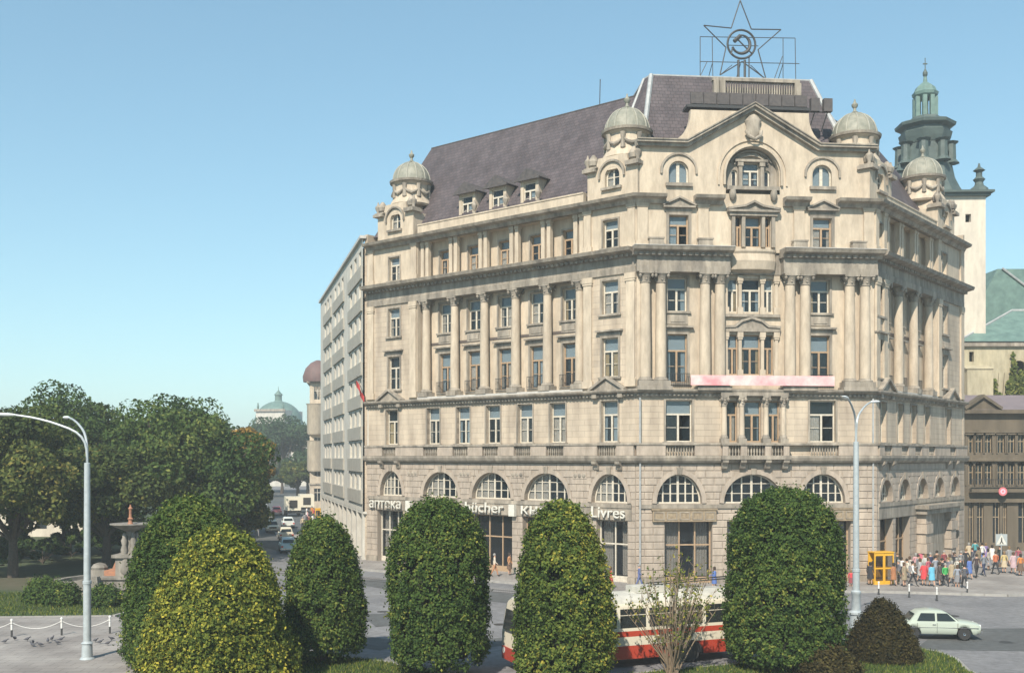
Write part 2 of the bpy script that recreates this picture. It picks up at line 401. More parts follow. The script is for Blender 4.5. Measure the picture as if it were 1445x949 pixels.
# floors inside keep the rooms dark and stop views from storey to storey
BACKB = B+nL*13; BACKD = D+nR*13
for z in (4.6, Z1-.3, Z2-.3, 18.3, Z4-.35, Z5):
    pts = [ins(B,.9), ins(A,.9), ins(C,.9), ins(D,.9), BACKD, BACKB]
    bp('floor_slab', MB().prism([(p.x, p.y) for p in pts], z, z+.2, 'z'), MT['floor'])
bp('rear_wall', MB().prism([(p.x, p.y) for p in (BACKB, BACKB+nL*.4, BACKD+nR*.4, BACKD)], 0, ZP, 'z'), MT['stone_wall'])
for P, Q in ((B, BACKB), (D, BACKD)):
    d = (Q-P).normalized(); s = Vector((d.y, -d.x, 0))*(.35 if P is B else -.35)
    P2 = P+d*.05
    bp('side_wall', MB().prism([(p.x, p.y) for p in (P2, Q, Q+s*-1, P2+s*-1)], 0, ZP, 'z'), MT['stone_wall'])
# partition walls that close the rooms a few metres behind the windows
pts = [(ins(P, 4.2)) for P in PATH]
for P, Q in zip(pts[:-1], pts[1:]):
    s = (Q-P).normalized(); s = Vector((-s.y, s.x, 0))*.2
    bp('room_partition', MB().prism([(p.x, p.y) for p in (P, Q, Q+s, P+s)], 0, Z5, 'z'), MT['floor'])

# ------------------------------------------------------------------ facades
def ashlar(holes, L, z0, z1, ch, bw, u0=0.0):
    out = []; row = 0; z = z0
    while z < z1-.1:
        zt = min(z+ch, z1); cuts = []
        for h in holes:
            c = (h['x0']+h['x1'])/2; r = (h['x1']-h['x0'])/2; top = h['z1']+h['arch']
            if z >= top or zt <= h['z0']: continue
            hw = r if z < h['z1'] or not h['arch'] else r*math.sqrt(max(0, 1-((z-h['z1'])/h['arch'])**2))
            pad = .0 if not h['arch'] else .30
            cuts.append((c-hw-pad, c+hw+pad))
        cuts.sort(); x = u0; free = []
        for a, b in cuts:
            if a > x+.05: free.append((x, a))
            x = max(x, b)
        if x < L-.05: free.append((x, L))
        for a, b in free:
            e = [a]; q = math.floor(a/bw)*bw+(bw/2 if row % 2 else 0)
            while q < b-.25:
                if q > a+.25: e.append(q)
                q += bw
            e.append(b)
            out += [(e[k], e[k+1], z, zt) for k in range(len(e)-1)]
        z = zt; row += 1
    return out
def stones(face, M, blocks, single):
    j = .018; stuff = MB()
    for a, b, z0, z1 in blocks:
        if single:
            bw_, bh_ = round(b-a-2*j, 2), round(z1-z0-2*j, 2)
            def f():
                mb = MB(); c = .03; X, Zz = bw_/2, bh_/2
                mb.v += [(-X,.02,-Zz),(X,.02,-Zz),(X,.02,Zz),(-X,.02,Zz),(-X,-.02,-Zz),(X,-.02,-Zz),(X,-.02,Zz),(-X,-.02,Zz),(-X+c,-.05,-Zz+c),(X-c,-.05,-Zz+c),(X-c,-.05,Zz-c),(-X+c,-.05,Zz-c)]
                for p in (0, 4):
                    for k in range(4): mb.f.append((p+k, p+(k+1) % 4, p+4+(k+1) % 4, p+4+k)); mb.m.append(0)
                mb.f.append((8,9,10,11)); mb.m.append(0); return mb
            bp('stone_block', cached(('stone_block', bw_, bh_), f), MT['stone_low'], M @ T((a+b)/2, WR.uniform(-.008,.008), (z0+z1)/2))
        else: stuff.box(a+j, b-j, -.05, .02, z0+j, z1-j)
    if not single and stuff.v: bp('stone_blocks', stuff, MT['stone_low'], M, kind='stuff')
def archivolt(M, h, fw=.32):
    c = (h['x0']+h['x1'])/2; r = (h['x1']-h['x0'])/2; n = 16
    arc = [(c-r, h['z1']-.02)]+[(c-r*math.cos(math.pi*k/n), h['z1']+h['arch']*math.sin(math.pi*k/n)) for k in range(1, n)]+[(c+r, h['z1']-.02)]
    mb = MB(); mb.ribbon(arc, .0, fw, -.075, .03); bp('archivolt', mb, MT['stone_low'], M)
    k = MB(); zt = h['z1']+h['arch']; k.prism([(c-.14, zt-.03), (c+.14, zt-.03), (c+.22, zt+.5), (c-.22, zt+.5)], -.14, .03); bp('keystone', k, MT['trim'], M)
def balusters(M, u, w_, z0, z1, y):
    n = max(3, int(w_/.19))
    def f():
        mb = MB(); h = z1-z0
        for k in range(n):
            x = -w_/2+w_*(k+.5)/n
            mb.lathe([(.05,0),(.05,.06*h),(.03,.1*h),(.07,.35*h),(.065,.45*h),(.03,.75*h),(.05,.9*h),(.05,h)], (x, 0), 8)
        return mb
    bp('balusters', cached(('balusters', round(w_,1), round(z1-z0,2)), f, True), MT['trim'], M @ T(u, y, z0), kind='stuff')
def column(M, u, y, z0, z1, r):
    h = z1-z0
    sh = cached(('column', round(h,2), r), lambda: MB().lathe([(r, 0.62), (r*1.0, h*.33), (r*.86, h-.75)], (0,0), 18), True)
    o = bp('column', sh, MT['stone'], M @ T(u, y, z0))
    def base():
        mb = MB(); mb.box(-r*1.45, r*1.45, -r*1.45, r*1.45, 0, .38); mb.lathe([(r*1.35,.38),(r*1.4,.46),(r*1.3,.52),(r*1.12,.56),(r*1.05,.64)], (0,0), 18); return mb
    def cap():
        mb = MB(); mb.lathe([(r*.88,h-.78),(r*1.0,h-.72),(r*.9,h-.68),(r*.95,h-.45),(r*1.25,h-.2),(r*1.4,h-.12)], (0,0), 16)
        mb.box(-r*1.35, r*1.35, -r*1.35, r*1.35, h-.12, h)
        for sx in (-1, 1):
            for sy in (-1, 1): mb.lathe([(.02,h-.42),(.1,h-.34),(.12,h-.24),(.04,h-.13)], (sx*r*1.1, sy*r*1.1), 8)
            for zz in (.62, .45): mb.lathe([(.03,h-zz),(.09,h-zz+.1),(.02,h-zz+.2)], (sx*r*.95, 0), 6).lathe([(.03,h-zz),(.09,h-zz+.1),(.02,h-zz+.2)], (0, sx*r*.95), 6)
        return mb
    add('base', cached(('base', r), base, True), MT['trim'], o, M @ T(u, y, z0))
    add('capital', cached(('capital', round(h,2), r), cap, True), MT['trim'], o, M @ T(u, y, z0))
def pilaster(M, u, y, z0, z1, w_=.7):
    mb = MB(); a = w_/2
    mb.box(-a, a, -.14, .03, .5, z1-z0-.55).box(-a-.1, a+.1, -.2, .03, 0, .5).box(-a-.06, a+.06, -.19, .03, z1-z0-.55, z1-z0-.4).box(-a-.1, a+.1, -.22, .03, z1-z0-.4, z1-z0)
    bp('pilaster', cached(('pilaster', round(z1-z0,2), w_), lambda: mb), MT['stone'], M @ T(u, y, z0))
def railing(M, u, w_, z0, h, y):
    def f():
        mb = MB(); mb.box(-w_/2, w_/2, -.02, .02, h-.04, h).box(-w_/2, w_/2, -.02, .02, .06, .1)
        n = int(w_/.13)
        for k in range(n+1): x = -w_/2+w_*k/n; mb.box(x-.012, x+.012, -.012, .012, 0, h-.03)
        return mb
    bp('iron_railing', cached(('iron_railing', round(w_,2), h), f), MT['iron'], M @ T(u, y, z0))
def shopwin(M, w_, h_, nx, dark=False, curtain=True):
    def f():
        mb = MB(); t = .1
        mb.box(-w_/2, -w_/2+t, 0, .12, 0, h_).box(w_/2-t, w_/2, 0, .12, 0, h_).box(-w_/2+t, w_/2-t, 0, .12, 0, .5).box(-w_/2+t, w_/2-t, 0, .12, h_-t, h_)
        mb.box(-w_/2+t, w_/2-t, .01, .11, h_*.62-.05, h_*.62+.05)
        for k in range(1, nx): x = -w_/2+w_*k/nx; mb.box(x-.05, x+.05, -.01, .1, .5, h_-t)
        return mb
    key = ('shop_window', round(w_,2), round(h_,2), nx)
    o = bp('shop_window', cached(key, f), MT['frame_wood' if dark else 'frame'], M)
    for k in range(nx):
        x = -w_/2+w_*(k+.5)/nx
        add('pane', panebox(w_/nx-.1, h_*.62-.55), MT['shopglass'], o, M @ T(x, .06, .5)); add('pane', panebox(w_/nx-.1, h_*.38-.15), MT['shopglass'], o, M @ T(x, .06, h_*.62+.05))
    if curtain:
        for s in (-1, 1): add('curtain', _cm(curtmesh(round(w_*.3,1), h_-.7), MT['curtain']), MT['curtain'], o, M @ T(s*w_*.3, .35, .55))
    return o

def wing(M, L, side, f1, f4, arches, bays, colu, gopen, wF1):
    """one side wing: ground floor, storeys, end bays, colonnade. side is 'left' or 'right'"""
    b0, b1 = bays                                                     # the colonnade runs between these
    mid0, mid1 = b0, b1
    # ground floor
    hs = []
    for (u, hw, rise) in arches: hs.append(hole(u-hw, u+hw, 5.75, 5.78, rise))
    for (x0, x1, zt, dk) in gopen: hs.append(hole(x0, x1, .02, zt))
    mb = MB(); wall(mb, rect(0, L, 0, Z1), 0, hs, .55); bp('ground_floor_wall', mb, MT['joint'], M)
    stones(side, M, ashlar(hs, L, .55, 8.55, .5, 1.25), False)
    for q in plinth(L, gopen): bp('plinth', q, MT['trim'], M)
    for h in hs[:len(arches)]:
        archivolt(M, h); c = (h['x0']+h['x1'])/2
        archwin(M @ T(c, .4, h['z0']), hole(h['x0']-c, h['x1']-c, 0, .03, h['arch']), 6 if h['x1']-h['x0'] > 2.2 else 4, 3, glass='glass', bar=.10, drape=True)
    for k, (x0, x1, zt, dk) in enumerate(gopen): shopwin(M @ T((x0+x1)/2, .45, .04), x1-x0, zt-.02, 2 if x1-x0 < 3 else 3, dk, not dk)
    # fascia band under the arches
    bp('fascia', MB().box(0.3, L-.3, -.16, -.052, 5.42, 5.7).box(.3, L-.3, -.10, -.052, 4.55, 5.42), MT['trim'], M)
    # first floor
    hs = [hole(u-wF1/2, u+wF1/2, 10.1, 13.05) for u in f1]
    mb = MB(); wall(mb, rect(0, L, Z1, Z2), .1, hs, .4); bp('first_floor_wall', mb, MT['stone_wall'], M)
    for k, u in enumerate(f1):
        end = k in (0, len(f1)-1); Mw = M @ T(u, .42, 10.1)
        o = casement(Mw, wF1, 2.95)
        surround(o, M @ T(u, .1, 10.1), wF1, 2.95, 'flat', fw=.12)
        balusters(M, u, wF1+.1, 9.15, 9.85, -.14)
    # parapet between the balusters
    x = 0.0
    for u in list(f1)+[None]:
        e_ = L if u is None else u-wF1/2-.1
        if e_ > x+.02: bp('parapet', MB().box(x, e_, -.3, .08, 9.14, 9.86), MT['stone_low'], M)
        x = e_+wF1+.2
    for u in (f1[0], f1[-1]):
        for s in (-1, 1): bp('console', cached(('console',), lambda: MB().prism([(-.45,0),(.05,0),(.05,-.7),(-.08,-.62),(-.2,-.35),(-.42,-.2)], -.2, .2, 'x')), MT['trim'], M @ T(u+s*1.0, -.05, Z1-.02))
        q = MB(); q.prism([(-1.45,0),(1.45,0),(0,.85)], -.3, .05); q.ribbon([(-1.5,0),(0,.88),(1.5,0)], 0, .16, -.5, .05); q.box(-1.3,-.9,-.35,.05,-.5,-.02); q.box(.9,1.3,-.35,.05,-.5,-.02)
        bp('pediment', q, MT['trim'], M @ T(u, .05, Z2+.05))
    # second and third floor: end bays in front, colonnade wall set back
    for (x0, x1, y) in ((0, mid0, .1), (mid0, mid1, .95), (mid1, L, .1)):
        us = [u for u in f4 if x0 < u < x1]; ww = 1.35 if y > .5 else 1.4
        hs = [hole(u-ww/2, u+ww/2, 14.75 if y < .5 else 14.3, 17.55) for u in us]+[hole(u-ww/2, u+ww/2, 19.25, 21.65) for u in us]
        mb = MB(); wall(mb, rect(x0, x1, Z2, Z3+.3), y, hs, .4); bp('storey_wall', mb, MT['stone_wall' if y < .5 else 'stone'], M)
        for h in hs:
            u = (h['x0']+h['x1'])/2; hh = h['z1']-h['z0']
            o = casement(M @ T(u, y+.25, h['z0']), ww, hh, 'frame_wood' if h['z0'] < 15 and y > .5 else 'frame')
            surround(o, M @ T(u, y, h['z0']), ww, hh, 'hood' if h['z0'] < 15 else 'flat')
        for u in us:
            if y > .5:
                bp('spandrel_panel', cached(('spandrel',), lambda: MB().box(-.75,.75,-.07,.03,0,.7).box(-.5,.5,-.11,-.07,.15,.55)), MT['trim'], M @ T(u, y, 18.35))
                railing(M, u, 1.5, 14.3, .9, .62)
    for x in (mid0, mid1):
        s = 1 if x == mid0 else -1
        bp('bay_return', MB().box(min(x, x-s*.02), max(x, x-s*.02), .1, 1.0, Z2, Z5), MT['stone'], M)
    for u in colu: column(M, u, .48, 14.0, Z3, .36)
    for x in (.45, L-.45, mid0-.45, mid1+.45): pilaster(M, x, .1, 14.0, Z3)
    bp('colonnade_floor', MB().box(mid0+.01, mid1-.01, .02, 1.3, Z2-.1, 14.0), MT['ledge'], M)
    # fourth floor
    for (x0, x1, y) in ((0, mid0, .15), (mid0, mid1, .95), (mid1, L, .15)):
        us = [u for u in f4 if x0 < u < x1]; ww = 1.3
        hs = [hole(u-ww/2, u+ww/2, 24.0, 26.0) for u in us]
        mb = MB(); wall(mb, rect(x0, x1, Z4-.2, Z5+.2), y, hs, .4); bp('attic_storey_wall', mb, MT['stone'], M)
        for u in us: surround(casement(M @ T(u, y+.25, 24.0), ww, 2.0, 'frame_wood' if y > .5 else 'frame'), M @ T(u, y, 24.0), ww, 2.0, fw=.12)
    for u in colu:
        for s in (-.27, .27): bp('pillar', cached(('pillar',), lambda: MB().box(-.17,.17,-.17,.17,.25,2.85).box(-.22,.22,-.22,.22,0,.25).box(-.22,.22,-.22,.22,2.85,3.1)), MT['stone'], M @ T(u+s, .42, Z4))
    bp('loggia_floor', MB().box(mid0+.01, mid1-.01, .12, 1.3, Z4-.3, Z4+.02).box(mid0+.01, mid1-.01, .16, 1.3, 26.85, Z5+.1), MT['stone'], M)
    for x in (.4, L-.4, mid0-.4, mid1+.4): pilaster(M, x, .15, Z4, Z5, .6)
    # parapet above the top cornice
    bp('roof_parapet', MB().box(mid0, mid1, .1, .5, Z5+.3, ZP-.1).box(mid0, mid1, .04, .56, ZP-.1, ZP), MT['stone'], M)
def plinth(L, gopen):
    out = []; x = 0.0
    for x0, x1, zt, dk in sorted(gopen):
        if x0 > x+.02: out.append(MB().box(x, x0, -.12, .03, 0, .55))
        x = x1
    if x < L-.02: out.append(MB().box(x, L, -.12, .03, 0, .55))
    return out

def extras(M, L, arches):
    for (u, hw, r_), (u2, hw2, r2) in zip(arches[:-1], arches[1:]):
        c = (u+hw+u2-hw2)/2
        pq = bp('relief_plaque', cached(('relief_plaque',), lambda: MB().box(-.62,.62,-.085,-.045,0,.42)), MT['stone_low'], M @ T(c, 0, 7.45))
        for k in range(3): add('relief_boss', cached(('relief_boss',), lambda: MB().lathe([(.16,-.03),(.17,.0),(.08,.05)],(0,0),10).xf(Matrix.Rotation(R(90),4,'X'))), MT['trim'], pq, M @ T(c-.38+.38*k, -.085, 7.66))
# left wing
f4L = [uL(p) for p in (555, 617.7, 658.4, 702, 747, 793.6, 860)]
f1L = [uL(p) for p in (552, 610.5, 652.6, 694.8, 740, 786, 859)]
colL = [uL(p) for p in (596, 636, 678, 722, 767, 813)]
arL = [(uL(552), 1.35, 2.1), (uL(621.7), 1.95, 2.05), (uL(693.4), 2.0, 2.05), (uL(770.9), 2.1, 2.05), (uL(860), 1.55, 2.05)]
gL = [(uL(533), uL(569), 4.5, False), (uL(590), uL(655), 4.5, True), (uL(668), uL(723), 4.5, True), (uL(738), uL(806), 4.5, True), (uL(842), uL(886), 4.5, False)]
wing(ML, LL, 'left', f1L, f4L, arL, (uL(588), uL(822)), colL, gL, 1.45); extras(ML, LL, arL)
# right wing
f4R = [uR(p) for p in (1244, 1266, 1287, 1308, 1335)]
f1R = [uR(p) for p in (1248, 1272, 1291, 1310, 1340)]
colR = [uR(p) for p in (1257, 1277, 1298, 1319)]
arR = [(uR(p), 1.25, 1.6) for p in (1250.5, 1276.5, 1301.7, 1325.5, 1347.6)]
gR = [(uR(1241), uR(1259), 4.5, True), (uR(1263), uR(1283), 4.5, True), (uR(1341), uR(1352), 4.4, True)]
wing(MR, LR, 'right', f1R, f4R, arR, (uR(1253), uR(1324)), colR, gR, 1.3)
# rusticated portal on the right wing
pu0, pu1 = uR(1292), uR(1337)
por = bp('portal', MB().box(pu0-.2, pu1+.2, -.95, -.06, 4.6, 5.0).box(pu0-.4, pu1+.4, -1.15, -.06, 5.0, 5.3).box(pu0+1.6, pu1-1.6, -.25, -.06, 0, 4.6), MT['trim'], MR)
for x in (pu0+.8, pu1-.8):
    for k in range(6):
        add('banded_stone', cached(('banded_stone', k % 2), lambda: MB().box(-.75+.12*(k % 2), .75-.12*(k % 2), -.85+.1*(k % 2), -.06, .02, .75)), MT['stone_low'], por, MR @ T(x, 0, .765*k))
# ------------------------------------------------------------------ front facade
HC = LF/2
sw = [uF(958.5), uF(1161.5)]; cw = uF(1063)
M = MF
hs = [hole(sw[0]-1.63, sw[0]+1.63, 5.75, 5.78, 2.05), hole(cw-2.15, cw+2.15, 5.75, 5.78, 2.05), hole(sw[1]-1.63, sw[1]+1.63, 5.75, 5.78, 2.05)]
go = [(uF(938), uF(1005), 4.5, True), (cw-1.9, cw+1.9, 4.5, True), (uF(1133), uF(1200), 4.5, True)]
hall = hs+[hole(x0, x1, .02, zt) for x0, x1, zt, dk in go]
mb = MB(); wall(mb, rect(0, LF, 0, Z1), 0, hall, .55); bp('ground_floor_wall', mb, MT['joint'], M)
stones('front', M, ashlar(hall, LF, .55, 8.55, .5, 1.25), True)
for q in plinth(LF, go): bp('plinth', q, MT['trim'], M)
for h in hs:
    archivolt(M, h); c = (h['x0']+h['x1'])/2
    archwin(M @ T(c, .4, h['z0']), hole(h['x0']-c, h['x1']-c, 0, .03, h['arch']), 6, 3, bar=.10)
for x0, x1, zt, dk in go: shopwin(M @ T((x0+x1)/2, .45, .04), x1-x0, zt-.02, 3, dk, True)
bp('fascia', MB().box(.2, LF-.2, -.16, -.052, 5.42, 5.7), MT['trim'], M)
for x0, x1 in ((sw[0]-1.95, sw[0]+2.6), (sw[1]-1.9, sw[1]+2.3)):
    o = bp('shop_sign', MB().box(x0, x1, -.28, -.06, 4.5, 5.3).box(x0-.08, x1+.08, -.34, -.06, 5.3, 5.4), MT['signwood'], M)
    n = 5
    for k in range(n):
        a, b = x0+(x1-x0)*(k+.08)/n, x0+(x1-x0)*(k+.92)/n
        add('carved_panel', MB().ribbon([(a+.02,4.62),(a+.02,5.18),(b-.02,5.18),(b-.02,4.62),(a+.02,4.62)], 0, -.06, -.31, -.27), MT['trim'], o, M)
# first floor
hs = [hole(u-.95, u+.95, 10.1, 13.05) for u in sw]
trio = [(cw-1.55, .85), (cw, 1.25), (cw+1.55, .85)]
hs += [hole(u-w_/2, u+w_/2, 10.1, 13.0) for u, w_ in trio]
mb = MB(); wall(mb, rect(0, LF, Z1, Z2), .1, hs, .4); bp('first_floor_wall', mb, MT['stone_wall'], M)
for u in sw:
    surround(casement(M @ T(u, .36, 10.1), 1.9, 2.95), M @ T(u, .1, 10.1), 1.9, 2.95, fw=.14); balusters(M, u, 2.0, 9.15, 9.85, -.14)
for u, w_ in trio: casement(M @ T(u, .36, 10.1), w_, 2.9, 'frame_wood'); balusters(M, u, w_, 9.15, 9.85, -.5)
for u in (cw-2.15, cw-.88, cw+.88, cw+2.15): column(M, u, -.12, 9.95, 13.35, .2)
xs = [0]+[q for u in sw[:1] for q in (u-1.05, u+1.05)]+[cw-2.4, cw+2.4]+[q for u in sw[1:] for q in (u-1.05, u+1.05)]+[LF]
for k in range(0, len(xs), 2):
    if k != 4: bp('parapet', MB().box(xs[k], xs[k+1], -.3, .08, 9.14, 9.86), MT['stone_low'], M)
for a, b in ((cw-2.4, cw-2.0), (cw-1.1, cw-.65), (cw+.65, cw+1.1), (cw+2.0, cw+2.4)): bp('balcony_pier', MB().box(a, b, -.66, .08, 9.14, 9.86), MT['stone_low'], M)
bp('balcony_slab', MB().box(cw-2.5, cw+2.5, -.78, .05, 8.86, 9.14), MT['trim'], M); bp('balcony_rail', MB().box(cw-2.5, cw+2.5, -.74, -.31, 9.86, 10.0), MT['trim'], M)
#, cw+2.5, -.78, .05, 8.86, 9.14); mb.box(cw-2.5, cw+2.5, -.74, -.31, 9.86, 10.0)
for u in (cw-2.2, cw-.9, cw+.9, cw+2.2): bp('console', MC[('console',)], MT['trim'], M @ T(u, -.28, Z1+.1))
bp('bay_entablature', MB().box(cw-2.45, cw+2.45, -.4, .12, 13.35, Z2), MT['trim'], M)
# second and third floor
hs = [hole(u-.72, u+.72, 14.3, 17.75) for u in sw]+[hole(u-.7, u+.7, 19.35, 21.75) for u in sw]
tri2 = [(cw-1.3, .75), (cw+.15-.15, 1.45), (cw+1.3, .75)]
hs += [hole(u-w_/2, u+w_/2, 14.9, 17.75) for u, w_ in tri2]+[hole(u-w_/2, u+w_/2, 19.35, 21.75) for u, w_ in tri2]
mb = MB(); wall(mb, rect(0, LF, Z2, Z3+.3), .55, hs, .4); bp('storey_wall', mb, MT['stone'], M)
for h in hs:
    u = (h['x0']+h['x1'])/2; w_ = h['x1']-h['x0']; hh = h['z1']-h['z0']
    o = casement(M @ T(u, .8, h['z0']), w_, hh, 'frame_wood' if h['z0'] < 16 else 'frame')
    if u in sw: surround(o, M @ T(u, .55, h['z0']), w_, hh, 'hood' if h['z0'] < 16 else 'flat')
for u in sw:
    bp('spandrel_panel', MC[('spandrel',)], MT['trim'], M @ T(u, .55, 18.45)); railing(M, u, 1.7, 14.0, .95, .3)
for u in (cw-1.85, cw-.82, cw+.82, cw+1.85): 
    for z0, z1 in ((14.75, 17.95), (19.2, 21.95)): pilaster(M, u, .55, z0, z1, .22)
q = MB(); q.box(cw-2.1, cw+2.1, .3, .56, 17.95, 18.2); q.ribbon([(cw-2.1, 18.2), (cw-1.2, 18.25), (cw-.7, 18.65), (cw, 18.85), (cw+.7, 18.65), (cw+1.2, 18.25), (cw+2.1, 18.2)], 0, .16, .22, .56)
q.prism([(cw-1.2,18.2),(cw+1.2,18.2),(cw+.7,18.65),(cw,18.85),(cw-.7,18.65)], .38, .56); bp('sill', MB().box(cw-2.1, cw+2.1, .25, .56, 14.55, 14.72), MT['trim'], M); bp('sill', MB().box(cw-2.1, cw+2.1, .3, .56, 19.0, 19.2), MT['trim'], M)
bp('bay_pediment', q, MT['trim'], M)
FC = [uF(p) for p in (911, 933, 995.5, 1016.5, 1115.5, 1137, 1200, 1221.5)]
for u in FC: column(M, u, .12, 14.0, Z3, .4)
for k in range(0, 8, 2): bp('column_pedestal', MB().box(FC[k]-.7, FC[k+1]+.7, -.55, .54, Z2+.02, 14.0), MT['trim'], M)
for a, b in ((0.02, FC[3]+.62), (FC[4]-.62, LF-.02)):                              # entablature steps forward over the columns
    q = MB(); q.box(a, b, -.42, .55, Z3+.002, Z3+.42).box(a, b, -.36, .55, Z3+.42, Z4-.62)
    bp('entablature', q, MT['trim'], M)
bp('entablature', MB().box(FC[3]+.62, FC[4]-.62, .3, .6, Z3+.002, Z4-.05), MT['trim'], M)
# bowed balcony apron in the middle
ap = MB(); n = 14
pf = [(.0, 22.1), (.55, 22.3), (.72, 22.9), (.62, 23.4), (.72, 23.55), (.72, 23.7), (0, 23.7)]
for k in range(n):
    a0, a1 = math.pi*k/n, math.pi*(k+1)/n
    for j in range(len(pf)-1):
        g = lambda a, r_, z: (cw-1.75*math.cos(a)*(.86+.14*r_/.72), .5-(.25+r_)*math.sin(a)**.6 if math.sin(a) > 1e-6 else .5, z)
        ap.face([g(a0,*pf[j]), g(a1,*pf[j]), g(a1,*pf[j+1]), g(a0,*pf[j+1])])
bp('balcony_apron', ap, MT['stone'], M, smooth=True)
# fourth floor, windows under small pediments
hs = [hole(u-.7, u+.7, 24.0, 26.1) for u in sw]+[hole(u-w_/2, u+w_/2, 23.95, 26.1) for u, w_ in ((cw-1.05, .5), (cw, 1.25), (cw+1.05, .5))]
mb = MB(); wall(mb, rect(0, LF, Z4-.2, Z5+.2), .15, hs, .4); bp('attic_storey_wall', mb, MT['stone'], M)
for h in hs:
    u = (h['x0']+h['x1'])/2; w_ = h['x1']-h['x0']; o = casement(M @ T(u, .4, h['z0']), w_, h['z1']-h['z0'], 'frame_wood', painted_reflection=w_ > .6)
    if u in sw: surround(o, M @ T(u, .15, h['z0']), w_, h['z1']-h['z0'], 'ped', fw=.2)
q = MB()
for u in (cw-1.45, cw-.72, cw+.72, cw+1.45): q.box(u-.12, u+.12, -.08, .16, 23.9, 26.1)
q.box(cw-1.75, cw+1.75, -.16, .16, 26.1, 26.35).box(cw-1.9, cw+1.9, -.32, .16, 26.35, 26.5)
q.prism([(cw-1.7,26.5),(cw+1.7,26.5),(cw+.5,26.75),(cw,27.0),(cw-.5,26.75)], -.1, .16); q.ribbon([(cw-1.9,26.5),(cw-.6,26.72),(cw,27.02),(cw+.6,26.72),(cw+1.9,26.5)], 0, .14, -.34, .16)
bp('bay_pediment', q, MT['trim'], M)
for u in (.5, LF-.5, sw[0]+1.75, sw[1]-1.75): pilaster(M, u, .15, Z4, Z5, .75)
for a, b in ((.9, 1.9), (LF-1.9, LF-.9), (sw[0]+1.3, sw[0]+2.3), (sw[1]-2.3, sw[1]-1.3)):    # parapet pieces on the ledge
    bp('ledge_block', MB().box(a, b, -.45, .0, Z4+.02, Z4+.55).box(a-.06, b+.06, -.5, .0, Z4+.55, Z4+.65), MT['trim'], M)
# gable wall over the top cornice
S0, S1, ZS, ZPK = uF(970), uF(1153), 30.85, 33.55
GL = [(.3, Z5+.2), (LF-.3, Z5+.2), (LF-.3, ZS), (S1, ZS), (cw, ZPK), (S0, ZS), (.3, ZS)]
ga = [hole(u-.72, u+.72, 28.35, 29.2, .72) for u in sw]; big = hole(cw-1.95, cw+1.95, 27.7, 29.05, 1.95)
mb = MB(); wall(mb, GL, .15, ga+[big], .45); bp('gable_wall', mb, MT['stone'], M)
for h in ga:
    u = (h['x0']+h['x1'])/2; o = archwin(M @ T(u, .4, h['z0']), hole(-.72, .72, 0, h['z1']-h['z0'], .72), 2, 1, bar=.14, drape='painted_reflection')  # gable panes backed with the painted reflection blue
    add('surround', MB().ribbon([(u-1.2, 29.0)]+[(u-1.2*math.cos(math.pi*k/14), 29.2+1.15*math.sin(math.pi*k/14)) for k in range(1,14)]+[(u+1.2, 29.0)], 0, .14, .02, .17), MT['trim'], o, M)
    add('sill', MB().box(u-.95, u+.95, -.08, .16, 28.1, 28.33), MT['trim'], o, M)
# deep central niche with its own window wall
inn = [hole(-.62+cw, .62+cw, 28.3, 30.05), hole(cw-1.42, cw-.98, 28.3, 29.3, .22), hole(cw+.98, cw+1.42, 28.3, 29.3, .22)]
arcn = [(cw+1.94*math.cos(math.pi*k/18), 29.05+1.94*math.sin(math.pi*k/18)) for k in range(19)]
mb = MB(); wall(mb, [(cw-1.94, 27.72), (cw+1.94, 27.72)]+arcn, .62, inn, .3); bp('niche_wall', mb, MT['trim'], M)
casement(M @ T(cw, .75, 28.3), 1.24, 1.75, 'frame')
for h in inn[1:]:
    c = (h['x0']+h['x1'])/2; archwin(M @ T(c, .75, 28.3), hole(-.22, .22, 0, 1.0, .22), 1, 2)
q = MB()
for s in (-1, 1): q.box(cw+s*.8-.13, cw+s*.8+.13, .4, .63, 28.2, 30.05); q.box(cw+s*.8-.2, cw+s*.8+.2, .34, .63, 29.75, 30.05)
q.box(cw-1.2, cw+1.2, .3, .63, 30.05, 30.22)
for r_ in (1.75, 1.45): q.ribbon([(cw-r_*math.cos(math.pi*k/16), 29.05+r_*math.sin(math.pi*k/16)) for k in range(3,14)], 0, .1, .45, .63)
q.box(cw-1.9, cw+1.9, -.1, .62, 27.95, 28.2)
bp('niche_frame', q, MT['trim'], M)
for s in (-1, 1): bp('console', MB().lathe([(.08,27.2),(.22,27.4),(.26,27.7),(.2,27.95)], (cw+s*1.5, 0), 10), MT['trim'], M, smooth=True)
for r_, t in ((2.0, .16), (2.42, .12)):
    bp('niche_arch', MB().ribbon([(cw-r_, 28.3)]+[(cw-r_*math.cos(math.pi*k/22), 29.05+r_*math.sin(math.pi*k/22)) for k in range(23)]+[(cw+r_, 28.3)], 0, t, -.05 if r_ < 2.1 else .05, .17), MT['stone'], M)
rk = MB(); pl = [(.05, ZS), (S0, ZS), (cw, ZPK), (S1, ZS), (LF-.05, ZS)]
rk.ribbon(pl, 0, .22, -.2, .55); rk.ribbon(pl, .22, .38, -.42, .6); rk.ribbon(pl, .38, .46, -.5, .62); bp('raking_cornice', rk, MT['trim'], M)
ct = MB()                                                                              # cartouche
ct.lathe([(.05,31.55),(.4,31.7),(.55,32.1),(.5,32.55),(.62,32.85),(.35,33.2),(.1,33.35)], (cw, .05), 12, sy=.55); bp('cartouche', ct, MT['trim'], M, smooth=True)
bp('cartouche_garland', MB().tube([(cw-.55,-.1,32.1),(cw-.42,-.32,31.7),(cw,-.42,31.45),(cw+.42,-.32,31.7),(cw+.55,-.1,32.1)], .13, 8), MT['trim'], M, smooth=True)
